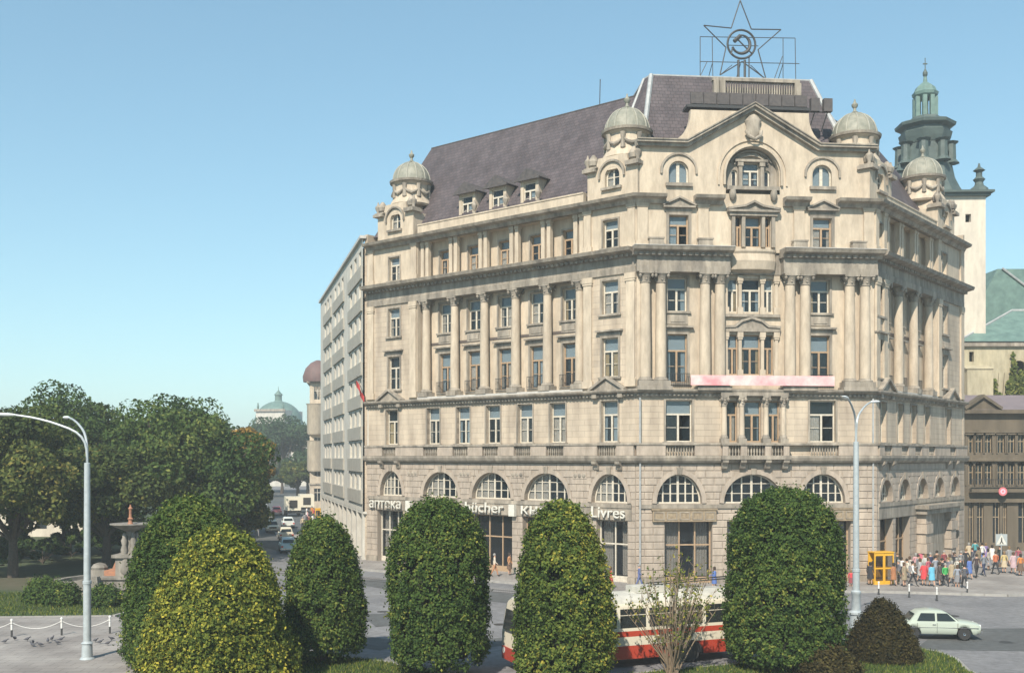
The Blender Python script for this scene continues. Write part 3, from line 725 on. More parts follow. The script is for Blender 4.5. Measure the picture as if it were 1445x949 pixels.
cv = lambda s: [(cw+s*(6.45-2.1*math.sin(t*math.pi/2)), 31.3+2.2*(1-math.cos(t*math.pi/2))) for t in [k/8 for k in range(9)]]
dg = MB(); dg.prism([(cw-6.45, 31.0)]+cv(-1)+[(cw-4.35, 33.75), (cw+4.35, 33.75)]+cv(1)[::-1]+[(cw+6.45, 31.0)], .7, 1.2); bp('curved_gable', dg, MT['stone'], M)
# ------------------------------------------------------------------ cornices all round
bp('cornice', sweep(PATH, [(-.2, Z1-.12), (.3, Z1-.12), (.42, Z1+.02), (.5, Z1+.22), (.5, Z1+.37), (-.2, Z1+.37)]), MT['trim'])
bp('parapet_rail', sweep(PATH, [(-.05, 9.87), (.36, 9.87), (.36, 10.02), (-.05, 10.02)]), MT['trim'])
bp('cornice', sweep(PATH, [(-.3, Z2-.45), (.05, Z2-.45), (.12, Z2-.2), (.4, Z2-.1), (.46, Z2+.0), (.46, Z2+.1), (-.3, Z2+.16)]), MT['trim'])
for P, Q in ((B, A), (C, D)):
    bp('entablature', sweep([P, Q], [(-1.3, Z3), (.02, Z3), (.06, Z3+.42), (-.02, Z3+.45), (-.02, Z4-.62), (-1.3, Z4-.62)]), MT['trim'])
cp = [(-.9, Z4-.615), (.15, Z4-.615), (.28, Z4-.42), (.85, Z4-.3), (.95, Z4-.06), (-.9, Z4+.0)]
bp('cornice', sweep([B, A], cp), MT['trim']); bp('cornice', sweep([C, D], cp), MT['trim'])
for a, b in ((-.3, FC[3]+.75), (FC[4]-.75, LF+.3)):
    o = bp('cornice', sweep([A+dF*a, A+dF*b], [(-.3, Z4-.617), (.5, Z4-.617), (.62, Z4-.42), (1.0, Z4-.3), (1.12, Z4-.055), (-.3, Z4+.003)]), MT['trim'])
    add('ledge', sweep([A+dF*a, A+dF*b], [(-.3, Z4+.006), (1.14, Z4-.05), (1.14, Z4-.01), (-.3, Z4+.04)]), MT['ledge'], o)
tp = [(-.3, Z5-.3), (.1, Z5-.3), (.22, Z5-.05), (.62, Z5+.05), (.72, Z5+.25), (-.3, Z5+.32)]
bp('cornice', sweep([B, A, A+dF*(sw[0]-1.0)], tp), MT['trim']); bp('cornice', sweep([A+dF*(sw[1]+1.0), C, D], tp), MT['trim'])
bp('cornice', sweep([A+dF*(sw[0]+1.05), A+dF*(cw-2.2)], tp), MT['trim']); bp('cornice', sweep([A+dF*(cw+2.2), A+dF*(sw[1]-1.05)], tp), MT['trim'])
def dentils(P, d, L, z, out, s=.22, h=.2, dep=.2):
    mb = MB(); n = int(L/(2*s)); a = math.atan2(d.y, d.x)
    for k in range(n): mb.box((2*k+.5)*s, (2*k+1.5)*s, -out-dep, -out+.03, z-h, z)
    bp('dentil_row', mb, MT['trim'], Matrix.Translation(P) @ RZ(a), kind='stuff')
dentils(B, dL, LL, Z4-.43, .16); dentils(C, dR, LR, Z4-.43, .16)
dentils(A, dF, FC[3]+.6, Z4-.43, .5); dentils(A+dF*(FC[4]-.6), dF, LF-FC[4]+.6, Z4-.43, .5)
dentils(B, dL, LL, Z2-.2, .05, .16, .16, .14); dentils(A, dF, LF, Z2-.2, .05, .16, .16, .14); dentils(C, dR, LR, Z2-.2, .05, .16, .16, .14)
for P, d1, n1, d2, n2 in ((A, -dL, nL, dF, nF), (C, -dF, nF, dR, nR)):                      # solid corner piers
    q = [P+(n1+n2)*(.12/(1+n1.dot(n2))), P+d2*.75+n2*.12, P+d2*.75+n2*1.3, P+d1*.75+n1*1.3, P+d1*.75+n1*.12]
    bp('corner_pier', MB().prism([(p.x,p.y) for p in q], Z2+.17, Z3+.28, 'z'), MT['stone'])
# ------------------------------------------------------------------ roof
ZR = 36.95
def slope(M, pts, name='roof_slope', thick=.0):
    bp(name, MB_face(M, pts), MT['slate'], M)
def MB_face(M, pts):
    mb = MB(); inv = M.inverted(); mb.face([inv @ Vector(p) for p in pts]); return mb
def v3(P, z): return Vector((P.x, P.y, z))
e = .75; RD = 6.4
Be, Ae, Ce, De = [ins(P, e) for P in PATH]; Br, Ar, Cr, Dr = [ins(P, RD) for P in PATH]
Br2 = Br+dL*1.6; Dr2 = Dr-dR*4.4
slope(ML, [v3(Be,ZP-.2), v3(Ae,ZP-.2), v3(Ar,ZR), v3(Br2,ZR)])
slope(MR, [v3(Ce,ZP-.2), v3(De,ZP-.2), v3(Dr2,ZR-.4), v3(Cr,ZR-.4)])
hb = ML @ RZ(R(90)); slope(hb, [v3(BACKB,ZP-.2), v3(Be,ZP-.2), v3(Br2,ZR)])
hd = MR @ RZ(R(-90)); slope(hd, [v3(De,ZP-.2), v3(BACKD,ZP-.2), v3(Dr2,ZR-.4)])
slope(ML, [v3(BACKB,ZP-.2), v3(Br2,ZR), v3(Ar,ZR), v3(Cr,ZR-.4), v3(Dr2,ZR-.4), v3(BACKD,ZP-.2)], 'rear_roof')
for P, Q in ((Br2, Ar), ):
    bp('ridge_cap', MB().tube([v3(P,ZR), v3(Q,ZR)], .07, 6), MT['board'])
# higher front pavilion
ZF = 38.05; Af, Cf = ins(A, 6.0), ins(C, 6.0)
PL_ = ins(A, e-.1)-dL*3.2; PR_ = ins(C, e-.1)+dR*3.2; A0, C0 = ins(A, e-.1), ins(C, e-.1)
QL = Af-dL*.9+nL*.4; QR = Cf+dR*.9+nR*.4
slope(MF, [v3(A0,ZP-.2), v3(C0,ZP-.2), v3(Cf,ZF), v3(Af,ZF)])
slope(ML, [v3(PL_,ZP-.2), v3(A0,ZP-.2), v3(Af,ZF), v3(QL,ZF)]); slope(MR, [v3(C0,ZP-.2), v3(PR_,ZP-.2), v3(QR,ZF), v3(Cf,ZF)])
bl, br = QL+nF*7, QR+nF*7
slope(hb, [v3(PL_+nL*9,ZP+3), v3(PL_,ZP-.2), v3(QL,ZF), v3(bl,ZF)]); slope(hd, [v3(PR_,ZP-.2), v3(PR_+nR*9,ZP+3), v3(br,ZF), v3(QR,ZF)])
bp('roof_terrace', MB().prism([(p.x,p.y) for p in (QL, Af, Cf, QR, br, bl)], ZF-.02, ZF+.1, 'z'), MT['zinc'])
bp('rear_roof', MB_face(MF, [v3(bl,ZF), v3(br,ZF), v3(br+nF*3,ZP), v3(bl+nF*3,ZP)]), MT['slate'], MF)
for P, Q, rr in ((A0, Af, .19), (C0, Cf, .19), (PL_, QL, .13), (PR_, QR, .13)):
    bp('hip_flashing', MB().tube([v3(P,ZP-.2), v3(Q,ZF)], rr, 6), MT['zinc'])
# terrace balustrade and light sign platform
tb0, tb1 = upx(1000, A+nF*6, dF), upx(1118, A+nF*6, dF)
q = MB().box(tb0-.1, tb1+.1, 4.65, 5.05, 35.9, 36.3).box(tb0-.1, tb1+.1, 4.65, 5.05, 37.35, 37.58)
for x in (tb0, tb0+(tb1-tb0)*.06, tb1-.3): q.box(x, x+.5, 4.63, 5.03, 36.3, 37.35)
bp('terrace_parapet', q, MT['trim'], MF); balusters(MF, (tb0+tb1)/2+.15, (tb1-tb0)*.84, 36.3, 37.35, 4.85)
bp('terrace_wall', MB().box(tb0-.6, tb1+.6, 5.9, 6.3, 37.0, 37.95), MT['slate'], MF)
s0, s1 = upx(966, A+nF*2, dF), upx(1138, A+nF*2, dF)
pf_ = bp('roof_sign_platform', MB().box(s0, s1, 1.3, 2.6, 34.15, 34.35), MT['iron'], MF)
nb = 9
for k in range(nb):
    a, b = s0+.3+(s1-s0-.4)*k/nb, s0+.3+(s1-s0-.4)*(k+1)/nb
    add('light_panel', cached(('light_panel',), lambda: MB().box(-(b-a)/2+.03, (b-a)/2-.03, 0, .18, 0, .95).box(-(b-a)/2+.06, (b-a)/2-.06, -.05, 0, .1, .2)), MT['board'], pf_, MF @ T((a+b)/2, 1.5, 34.36))
for k in range(8):
    x = s0+.5+(s1-s0-1)*k/7; add('strut', MB().tube([(x,1.6,34.2),(x,2.4,32.6 if abs(x-cw)<5 else 31.2)], .04, 6), MT['iron'], pf_, MF)
for px in (1148, 1166):
    x = upx(px, A+nF*2, dF)
    fl = add('floodlight', MB().box(x-.32, x+.32, 1.6, 2.0, 34.25, 35.2), MT['board'], pf_, MF); 
    add('arm', MB().tube([(s1-.1,1.9,34.25),(x,1.9,34.28)], .05, 6).tube([(x,1.8,34.2),(x-.2,2.5,33.0)], .04, 6), MT['iron'], pf_, MF)
# star with ring and hammer and sickle on its scaffold
sY = 8.0; SM = MF
def sp(px, py): 
    x = upx(px, A+nF*sY, dF); P = A+nF*sY+dF*x; return Vector((x, sY, CAMH+(HY-py)/FPX*P.y))
star = thing('rooftop_star', 'tall dark wire star with ringed hammer and sickle on a scaffold atop the building roof', 'star', MF @ Vector(((upx(1046, A+nF*sY, dF)), sY, ZF)), AF)
add('mast', MB().tube([sp(1042,85), sp(1042,125)], .10, 8).tube([sp(1051,85), sp(1051,125)], .10, 8).tube([sp(1057,80), sp(1057,125)], .05, 6), MT['iron'], star, SM)
tips = [(1044.5,1), (1102,42), (1081,112), (1016,106), (993,36)]; c0 = sp(1046, 63)
tipv = [sp(*t) for t in tips]; inner = []
for k in range(5): 
    m_ = (tipv[k]+tipv[(k+1) % 5])/2; inner.append(c0+(m_-c0)*.52)
pl = []
for k in range(5): pl += [tipv[k], inner[k]]
for k in range(10): add('star_tube', MB().tube([pl[k], pl[(k+1) % 10]], .045, 6), MT['iron'], star, SM)
ring = [c0+Vector((1.12*math.cos(t), -.05, 1.12*math.sin(t))) for t in [2*math.pi*k/32 for k in range(33)]]
add('ring', MB().tube(ring, .085, 8), MT['iron'], star, SM, smooth=True)
sk = [c0+Vector((-.05+.72*math.cos(t), -.1, -.02+.72*math.sin(t))) for t in [R(95)-R(255)*k/20 for k in range(21)]]
add('sickle', MB().tube(sk, [.03+.11*math.sin(min(1, (k+1)/17)*math.pi*.8) for k in range(21)], 8).tube([sk[-1], c0+Vector((-.85,-.1,-.85))], .06, 6), MT['iron'], star, SM, smooth=True)
add('hammer', MB().tube([c0+Vector((.78,-.16,-.72)), c0+Vector((-.38,-.16,.36))], .055, 6).tube([c0+Vector((-.62,-.16,.16)), c0+Vector((-.12,-.16,.62))], .17, 6), MT['iron'], star, SM)
def rod(a, b, r_=.035): add('scaffold_rod', MB().tube([sp(*a), sp(*b)], r_, 6), MT['iron'], star, SM)
for a, b in (((988,52),(988,116)), ((1005,52),(1006,116)), ((1105,54),(1105,118)), ((1122,54),(1123,118)), ((988,52),(1122,54)), ((988,87),(1128,90)), ((998,87),(983,118)), ((1104,80),(1091,116)), ((1033,92),(1016,106)), ((1059,92),(1076,108)), ((1027,64),(1070,65))): rod(a, b, .03)
for px in (1005, 1045, 1105):
    a = sp(px, 90); add('scaffold_brace', MB().tube([a, (a.x, sY+2.5, ZF+.1)], .03, 6), MT['iron'], star, SM)
bp('antenna', MB().tube([ML.inverted() @ at(847,112,84) , ML.inverted() @ at(846,160,84)], .035, 6), MT['iron'], ML)
# dormers on the left wing
for px in (662, 705, 750):
    u = upx(px, B+nL*1.4, dL); DS = Matrix.Diagonal((1.18, 1, 1.22, 1))
    d_ = bp('dormer', MB().box(-.75, -.5, 0, 2.2, 0, 2.0).box(.5, .75, 0, 2.2, 0, 2.0).box(-.5, .5, 0, .3, 0, .25).box(-.5, .5, 0, .3, 1.75, 2.0), MT['stone'], ML @ T(u, 1.15, 28.1) @ DS)
    Md = ML @ T(u, 1.15, 28.1) @ DS
    add('dormer_roof', MB().prism([(-1.05,1.95),(1.05,1.95),(0,2.65)], -.35, 3.0).box(-1.05,1.05,-.4,-.3,1.85,1.97), MT['board'], d_, Md)
    add('dormer_back', MB().box(-.5,.5,.5,.55,.2,1.8), MT['dark'], d_, Md)
    casement(ML @ T(u, 1.25, 28.42), 1.17, 1.8, painted_reflection=False)
    add('urn', MB().lathe([(.12,0),(.12,.1),(.05,.2),(.2,.5),(.22,.6),(.08,.75),(.03,.95)], (1.15,-.2), 10), MT['trim'], d_, Md @ T(0,-.45,.25), smooth=True)
# ------------------------------------------------------------------ turrets
def turret(M, u, yc, s=1):
    t = bp('turret', MB(), MT['stone'], M @ T(u, 0, 0)); Mt = M @ T(u, 0, 0); me = t.data
    W = 2.15
    mb = MB(); h = hole(-.62, .62, 28.35, 29.15, .62)
    wall(mb, [(-W,Z5+.2),(W,Z5+.2),(W,29.6),(1.45,29.75),(1.2,30.55),(-1.2,30.55),(-1.45,29.75),(-W,29.6)], .15, [h], .4)
    mb.box(-W, -W+.3, .16, yc*2-.2, Z5+.2, 29.6).box(W-.3, W, .16, yc*2-.2, Z5+.2, 29.6).box(-W+.3, W-.3, yc*2-.5, yc*2-.2, Z5+.2, 29.6).box(-W+.3, W-.3, .8, yc*2-.5, 29.55, 29.6)
    mb.prism([(-1.45,29.6),(1.45,29.6),(1.2,30.55),(-1.2,30.55)], .16, yc*2-.6)
    nm = mb.mesh('turret'); nm.materials.append(MT['stone']); t.data = nm
    wn = archwin(Mt @ T(0, .4, 28.35), hole(-.62, .62, 0, .8, .62), 2, 2, drape=True)
    add('window_hood', MB().ribbon([(-1.0,29.0)]+[(-1.0*math.cos(math.pi*k/14), 29.15+1.0*math.sin(math.pi*k/14)) for k in range(1,14)]+[(1.0,29.0)], 0, .14, -.02, .17).box(-.85,.85,-.08,.16,28.15,28.33), MT['trim'], t, Mt)
    add('dark_room', MB().box(-1.5,1.5,1.6,1.65,28,29.5), MT['dark'], t, Mt)
    for sx in (-1, 1):
        add('shoulder_cornice', MB().box(min(sx*1.3,sx*2.4), max(sx*1.3,sx*2.4), -.2, 1.0, 29.6, 29.85).box(min(sx*1.2,sx*2.3), max(sx*1.2,sx*2.3), -.1, .9, 29.85, 29.95), MT['trim'], t, Mt)
        add('volute', MB().lathe([(.1,29.95),(.36,30.15),(.42,30.45),(.25,30.75),(.1,30.95)], (sx*1.75,.35), 12), MT['trim'], t, Mt, smooth=True)
        add('urn', MB().lathe([(.15,29.95),(.12,30.1),(.26,30.4),(.26,30.55),(.1,30.7),(.05,30.95)], (sx*2.15,.2), 10), MT['trim'], t, Mt, smooth=True)
    dr = add('drum', MB().lathe([(1.75,30.5),(1.85,30.65),(1.75,30.9),(1.55,31.2),(1.5,32.3),(1.68,32.45),(1.78,32.6)], (0, yc), 28), MT['stone'], t, Mt, smooth=True)
    for k in range(8):
        a = 2*math.pi*k/8-math.pi/2
        pts = [(1.62*math.cos(a+d), yc+1.62*math.sin(a+d), 31.85-.35*math.cos(d/.36*math.pi/2)) for d in (-.34,-.2,0,.2,.34)]
        add('swag', MB().tube(pts, [.06,.12,.16,.12,.06], 8), MT['trim'], t, Mt, smooth=True)
        b_ = a+math.pi/8; add('bracket', MB().lathe([(.05,31.0),(.2,31.2),(.16,31.8),(.22,32.3)], (1.55*math.cos(b_), yc+1.55*math.sin(b_)), 8), MT['trim'], t, Mt, smooth=True)
    add('drum_cornice', MB().lathe([(1.5,32.45),(1.85,32.5),(1.9,32.68),(1.6,32.72)], (0,yc), 28), MT['trim'], t, Mt, smooth=True)
    dm = [(1.62*math.cos(q*math.pi/2)*1.0, 32.68+1.75*math.sin(q*math.pi/2)) for q in [k/10 for k in range(10)]]+[(.12, 34.46)]
    do = add('dome', MB().lathe(dm, (0,yc), 24), MT['dome'], t, Mt, smooth=True)
    for k in range(12):
        a = 2*math.pi*k/12; add('rib', MB().tube([((r_+.02)*math.cos(a), yc+(r_+.02)*math.sin(a), z) for r_, z in dm], .05, 6), MT['dome_rib'], t, Mt, smooth=True)
    add('finial', MB().lathe([(.22,34.4),(.28,34.5),(.12,34.62),(.1,34.8),(.22,34.95),(.24,35.1),(.1,35.25),(.04,35.5)], (0,yc), 12), MT['dome'], t, Mt, smooth=True)
for M_, u in ((ML, uL(556)), (ML, uL(862)), (MR, uR(1246)), (MR, uR(1338))): turret(M_, u, 2.1)
for u, z1 in ((.28, Z2-.5), (LF-.28, Z2-.5)): bp('drainpipe', MB().tube([(u,-.16,.1),(u,-.16,z1)], .07, 8), MT['zinc'], MF, smooth=True)
# ------------------------------------------------------------------ shop lettering, banner
def text_mesh(s, h, ext=.05):
    c = bpy.data.curves.new('text', 'FONT'); c.body = s; c.size = h; c.extrude = ext; c.offset = .0
    o = bpy.data.objects.new('text', c); col.objects.link(o); dg_ = bpy.context.evaluated_depsgraph_get(); dg_.update()
    me = bpy.data.meshes.new_from_object(o.evaluated_get(dg_)); bpy.data.objects.remove(o); return me
for s, p0, p1, py in (('аптека', 525, 569, 713), ('bücher', 660, 714, 714), ('книги', 739, 800, 716), ('Livres', 838, 885, 725)):
    u0, u1 = uL(p0), uL(p1); me = text_mesh(s, .95)
    xs = [v.co.x for v in me.vertices]; zs = [v.co.y for v in me.vertices]; k = (u1-u0)/(max(xs)-min(xs))
    Mx = ML @ T(u0, -.3, 4.72) @ Matrix.Rotation(R(90), 4, 'X') @ Matrix.Diagonal((k, min(k, 1.2), 1, 1)) @ T(-min(xs), 0, 0)
    bp('lettering', me, MT['letters'], Mx)
for px in (580, 726): bp('sign_plate', MB().box(-.28,.28,-.4,-.11,4.5,5.4), MT['letters'], ML @ T(uL(px),0,0))
bx0, bx1 = uF(971), uF(1172)
bn = MB(); n = 24
for k in range(n):
    a, b = bx0+(bx1-bx0)*k/n, bx0+(bx1-bx0)*(k+1)/n; ya, yb = -.72-.02*math.sin(k*.9), -.72-.02*math.sin((k+1)*.9)
    bn.face([(a,ya,14.05),(b,yb,14.05),(b,yb,14.75),(a,ya,14.75)])
bo = add('banner', bn, MT['banner'], None, MF, label='long faded pink and white cloth banner hung along the front cornice', cat='banner')
# ------------------------------------------------------------------ ground
def asphalt(name, c, c2, sc, bump=.25):
    m = mat(name, c, .88, c2, sc, bump, 40, grime=.5); return m
MT['road'] = asphalt('road_asphalt', (0.25,0.247,0.25), (0.155,0.155,0.163), .22)
MT['road_dark'] = asphalt('dark_asphalt', (0.115,0.12,0.12), (0.085,0.09,0.09), .3)  # darker tone of road surface
MT['pave'] = brickmat('paving_slabs', (0.33,0.305,0.28), (0.29,0.27,0.25), (0.19,0.175,0.16), .9, .6, .02, axes='xy', sc=.35, bump=.4)
MT['track'] = brickmat('stone_setts', (0.27,0.26,0.25), (0.23,0.22,0.215), (0.13,0.125,0.12), .3, .18, .02, axes='xy', sc=.4)
MT['kerb'] = mat('kerb_granite', (0.36,0.34,0.31), .8, (0.26,0.25,0.23), 2, .2, 30)
MT['grass'] = mat('lawn', (0.065,0.088,0.032), .95, (0.045,0.062,0.025), .9, .6, 25, grime=.3)
MT['earth'] = mat('park_earth', (0.10,0.085,0.055), .95, (0.06,0.065,0.03), .5, .5, 20)
MT['white'] = mat('white_paint', (0.75,0.74,0.70), .6, (0.6,0.59,0.56), 8)
MT['black'] = mat('black_paint', (0.04,0.04,0.04), .6)
def sheet(name, pts, z, m, thick=0.0, kerb=True):
    pts = [(p[0], p[1]) for p in pts]
    if thick: o = add(name, MB().prism(pts, z-thick, z, 'z'), MT[m], kind='structure')
    else:
        mb = MB(); mb.face([(x, y, z) for x, y in pts]); o = add(name, mb, MT[m], kind='structure')
    return o
sheet('ground', [(-1200,-300),(1200,-300),(1200,1700),(-1200,1700)], -.02, 'road')
P0 = lambda px, y: tuple(gp(px, y, .12))[:2]
# pavement round the corner building
def off(P, d): return ins(P, -d)
pv = [B-dL*.0+(-nL)*0+Vector((-11.2,38.6,0)), B+Vector((-11.2,38.6,0))+Vector((-5.2,-1.4,0)), B+Vector((-5.6,-2.6,0)), A-nL*4.4-dL*4, A-nL*3.6+Vector((1.5,-2.2,0)), C+Vector((-2,-5.2,0)), C+Vector((6,-7.2,0)), C+Vector((17,-4.5,0)), C+Vector((24,3.0,0)), D+Vector((26,2,0)), D+Vector((26,14,0)), D+Vector((0,14,0)), B+Vector((4,12,0))]
pave = sheet('pavement', pv, .12, 'pave', .3)
for k in range(1, 9):
    a, b = Vector(pv[k]), Vector(pv[k+1]); d = (b-a); n = max(1, int(d.length/1.2)); d.normalize(); s = Vector((-d.y, d.x, 0))
    for q in range(n):
        l_ = (b-a).length/n; me = cached(('kerb_stone', round(l_,2)), lambda: MB().box(.01, l_-.01, -.16, .02, 0, .27))
        add('kerb_stone', me, MT['kerb'], pave, Matrix.Translation(a+d*l_*q+Vector((0,0,-.13))) @ RZ(math.atan2(d.y, d.x)))
# tram-track strip and darker road in front of the left wing and at the right
tk = [B+Vector((-10,-7,0)), A-nL*9-dL*4, C+Vector((-6,-13.5,0)), C+Vector((6,-14.5,0)), C+Vector((60,-10,0)), C+Vector((60,-7.5,0)), C+Vector((6,-11.6,0)), C+Vector((-6,-10.6,0)), A-nL*6.8-dL*4, B+Vector((-8.5,-4.8,0))]
sheet('tram_track_setts', [tk[0], tk[1], tk[2], tk[7], tk[8], tk[9]], -.015, 'track')
for o1 in (.35, 1.85):
    a, b, c = [tk[i].lerp(tk[j], .18+.42*(o1 > 1)) for i, j in ((0,9),(1,8),(2,7))]
    add('tram_rail', MB().tube([a+Vector((0,0,-.02)), b+Vector((0,0,-.02)), c+Vector((0,0,-.02))], .035, 6), MT['iron'], kind='structure')
sheet('road_patch', [gp(1330,886), gp(1640,884), gp(1640,921), gp(1290,915)], -.012, 'road_dark')
sheet('road_patch', [gp(470,818), gp(560,833), gp(725,851), gp(760,842), gp(560,817)], -.012, 'road_dark')
for i_, (px, yy, a_, b_) in enumerate(((1150,870,2.2,1.2),(560,872,1.6,2.4),(700,905,1.8,1.0),(520,905,1.2,2.0))):
    c_ = gp(px, yy); q_ = .3*i_; pts_ = [(c_.x+a_*sx*math.cos(q_)-b_*sy*math.sin(q_), c_.y+a_*sx*math.sin(q_)+b_*sy*math.cos(q_)) for sx, sy in ((-1,-1),(1,-.9),(.95,1),(-1.05,.9))]
    sheet('road_patch', pts_, -.0125+.0005*i_, 'road_dark')
for px, yy in ((540,862), (705,880), (1345,868), (1420,905), (1120,862)):
    add('manhole_cover', MB().lathe([(.33,-.03),(.33,-.006),(.01,-.004)], (0,0), 20), MT['iron'], None, Matrix.Translation(gp(px,yy)), kind='structure')
sheet('street', [gp(330,760), gp(480,800), gp(430,745), gp(455,700), gp(440,690), gp(372,690), gp(362,720)], -.012, 'road_dark')
# park and lawns
pk = [(-140,58.5), (-36,58.2), (-22.5,59.2), (-21.5,66), (-24,88), (-30,118), (-45,190), (-66,275), (-190,275), (-190,58.5)]
park = sheet('park_lawn', pk, .12, 'grass', .3)
sheet('park_path', [(-60,70.5),(-31,70.5),(-26,74),(-27.5,79),(-60,77)], .126, 'earth')
for k in range(0, 5):
    a, b = Vector((*pk[k],0)), Vector((*pk[k+1],0)); d = b-a
    if k == 0: a = Vector((-52,58.3,0)); d = b-a
    n = max(1, int(d.length/1.2)); l_ = d.length/n; d.normalize()
    for q in range(n):
        me = cached(('kerb_stone', round(l_,2)), lambda: MB().box(.01, l_-.01, -.16, .02, 0, .27))
        add('kerb_stone', me, MT['kerb'], park, Matrix.Translation(a+d*l_*q+Vector((0,0,-.13))) @ RZ(math.atan2(d.y, d.x)))
# square in the left foreground, lighter slabs with a low kerb
sq = sheet('square', [(-60,36),(-13.0,36),(-13.4,47.5),(-17.0,52.4),(-22.3,59.0),(-36,58.0),(-60,58.3)], .10, 'pave', .3)
# planted strip in the foreground
ls = [(-13.0,36), (-13.0,46.0), (-9.5,48.0), (-5.5,45.8), (-2.8,42.8), (1.5,41.9), (5,43.3), (9.0,45.0), (13,46.6), (16,48.6), (18.2,49.4), (19.4,48.4), (19.6,46.6), (19.0,44), (19.5,36)]
lawn = sheet('lawn', ls, .12, 'grass', .3)
for k in range(1, len(ls)-1):
    a, b = Vector((*ls[k],0)), Vector((*ls[k+1],0)); d = b-a; n = max(1, int(d.length/1.1)); l_ = d.length/n; d.normalize()
    for q in range(n):
        add('kerb_stone', cached(('kerb_stone', round(l_,2)), lambda: MB().box(.01, l_-.01, -.02, .16, 0, .27)), MT['kerb'], lawn, Matrix.Translation(a+d*l_*q+Vector((0,0,-.14))) @ RZ(math.atan2(d.y, d.x)))

# ------------------------------------------------------------------ modern block beside the corner building
aM = math.atan2(-.964, .267); dM = Vector((.267,-.964,0)).normalized()         # from the far end towards B
LM = 40.0; MB0 = B-dM*LM+Vector((-.35,-.1,0)); MM = Matrix.Translation(MB0) @ RZ(aM)
MT['panel_light'] = mat('light_plaster', (0.60,0.57,0.50), .85, (0.50,0.475,0.42), .8, .2, 20, streak=True, grime=.35)
MT['panel_grey'] = mat('grey_balcony_panel', (0.37,0.345,0.29), .8, (0.29,0.27,0.23), 1.2, .3, 25)
md = thing('modern_block', 'long grey and white modern block with balcony rows above a pillared arcade', 'building', MB0+dM*LM/2, aM)
def mp(name, me, mt, M=None, parent=None, **k): return add(name, me, MT[mt], parent or md, M or MM, **k)
um = lambda px: upx(px, MB0, dM)
bays = [(um(457.5), um(468.5)), (um(471), um(486)), (um(492.5), um(517.5))]
bays = [(max(.3, a), min(LM-.3, b)) for a, b in bays]
rows = [6.0+2.8*k for k in range(8)]
hs = []
for z in rows:
    for a, b in bays:
        n = max(2, int((b-a)/2.6))
        for k in range(n):
            c = a+(b-a)*(k+.5)/n; hs.append(hole(c-.85, c+.85, z+.15, z+1.55))
mb = MB(); wall(mb, rect(0, LM, 4.3, 28.0), 0, hs, .35); mp('facade_wall', mb, 'panel_light')
mp('side_walls', MB().box(0, .3, .02, 12, 0, 28).box(0.3, LM-.3, 11.7, 12, 0, 28).box(LM-.3, LM, .4, 12, 4.3, 27.6).box(.3, LM-.3, .4, 11.7, 27.4, 27.7), 'panel_light')
mp('roof_edge', MB().box(-.1, LM, -.25, .3, 28.0, 28.25), 'ledge')
for z in [4.3]+rows: mp('floor_slab', MB().box(.3, LM-.3, .5, 5, z-.3, z-.1), 'floor')
mp('partition', MB().box(.3, LM-.3, 3.6, 3.8, 4.3, 27.4), 'floor')
for h in hs:
    c = (h['x0']+h['x1'])/2; Mw = MM @ T(c, .15, h['z0'])
    o = mp('window', cached(('modern_window',), lambda: MB().box(-.85,-.77,0,.08,0,1.4).box(.77,.85,0,.08,0,1.4).box(-.77,.77,0,.08,0,.08).box(-.77,.77,0,.08,1.32,1.4).box(-.05,.05,0,.08,.08,1.32)), 'frame', Mw)
    for s in (-1, 1): add('pane', panebox(.72, 1.24), MT['glass'], o, Mw @ T(s*.41, .04, .08))
    if WR.random() < .7: add('curtain', _cm(curtmesh(.7, 1.25), MT['curtain']), MT['curtain'], o, Mw @ T(WR.choice((-.4,.4)), .2, .08))
for z in rows:
    for a, b in bays: mp('balcony_panel', cached(('balcony_panel', round(b-a,2)), lambda: MB().box(0, b-a, -.16, .02, -1.05, .1)), 'panel_grey', MM @ T(a, 0, z))
na = 11
for k in range(na): mp('arcade_pillar', cached(('arcade_pillar',), lambda: MB().box(-.3,.3,0,.6,0,4.3).box(-.36,.36,-.06,.66,0,.3)), 'panel_light', MM @ T(.6+(LM-1.2)*k/(na-1), 0, 0))
mp('arcade_back', MB().box(.3, LM, 3.6, 3.8, 0, 4.3), 'panel_light'); mp('arcade_ceiling', MB().box(.3, LM, .02, 3.6, 4.1, 4.3), 'panel_light')
for k in range(na-1): mp('shop_window', cached(('arcade_shop',), lambda: MB().box(-1.4,1.4,0,.06,.4,3.2)), 'glass', MM @ T(.6+(LM-1.2)*(k+.5)/(na-1), 3.52, 0))
for k in range(3): mp('antenna', MB().tube([(2+k*.8,3,27.6),(2+k*.8,3,31.0-.4*k)], .05, 5), 'iron')
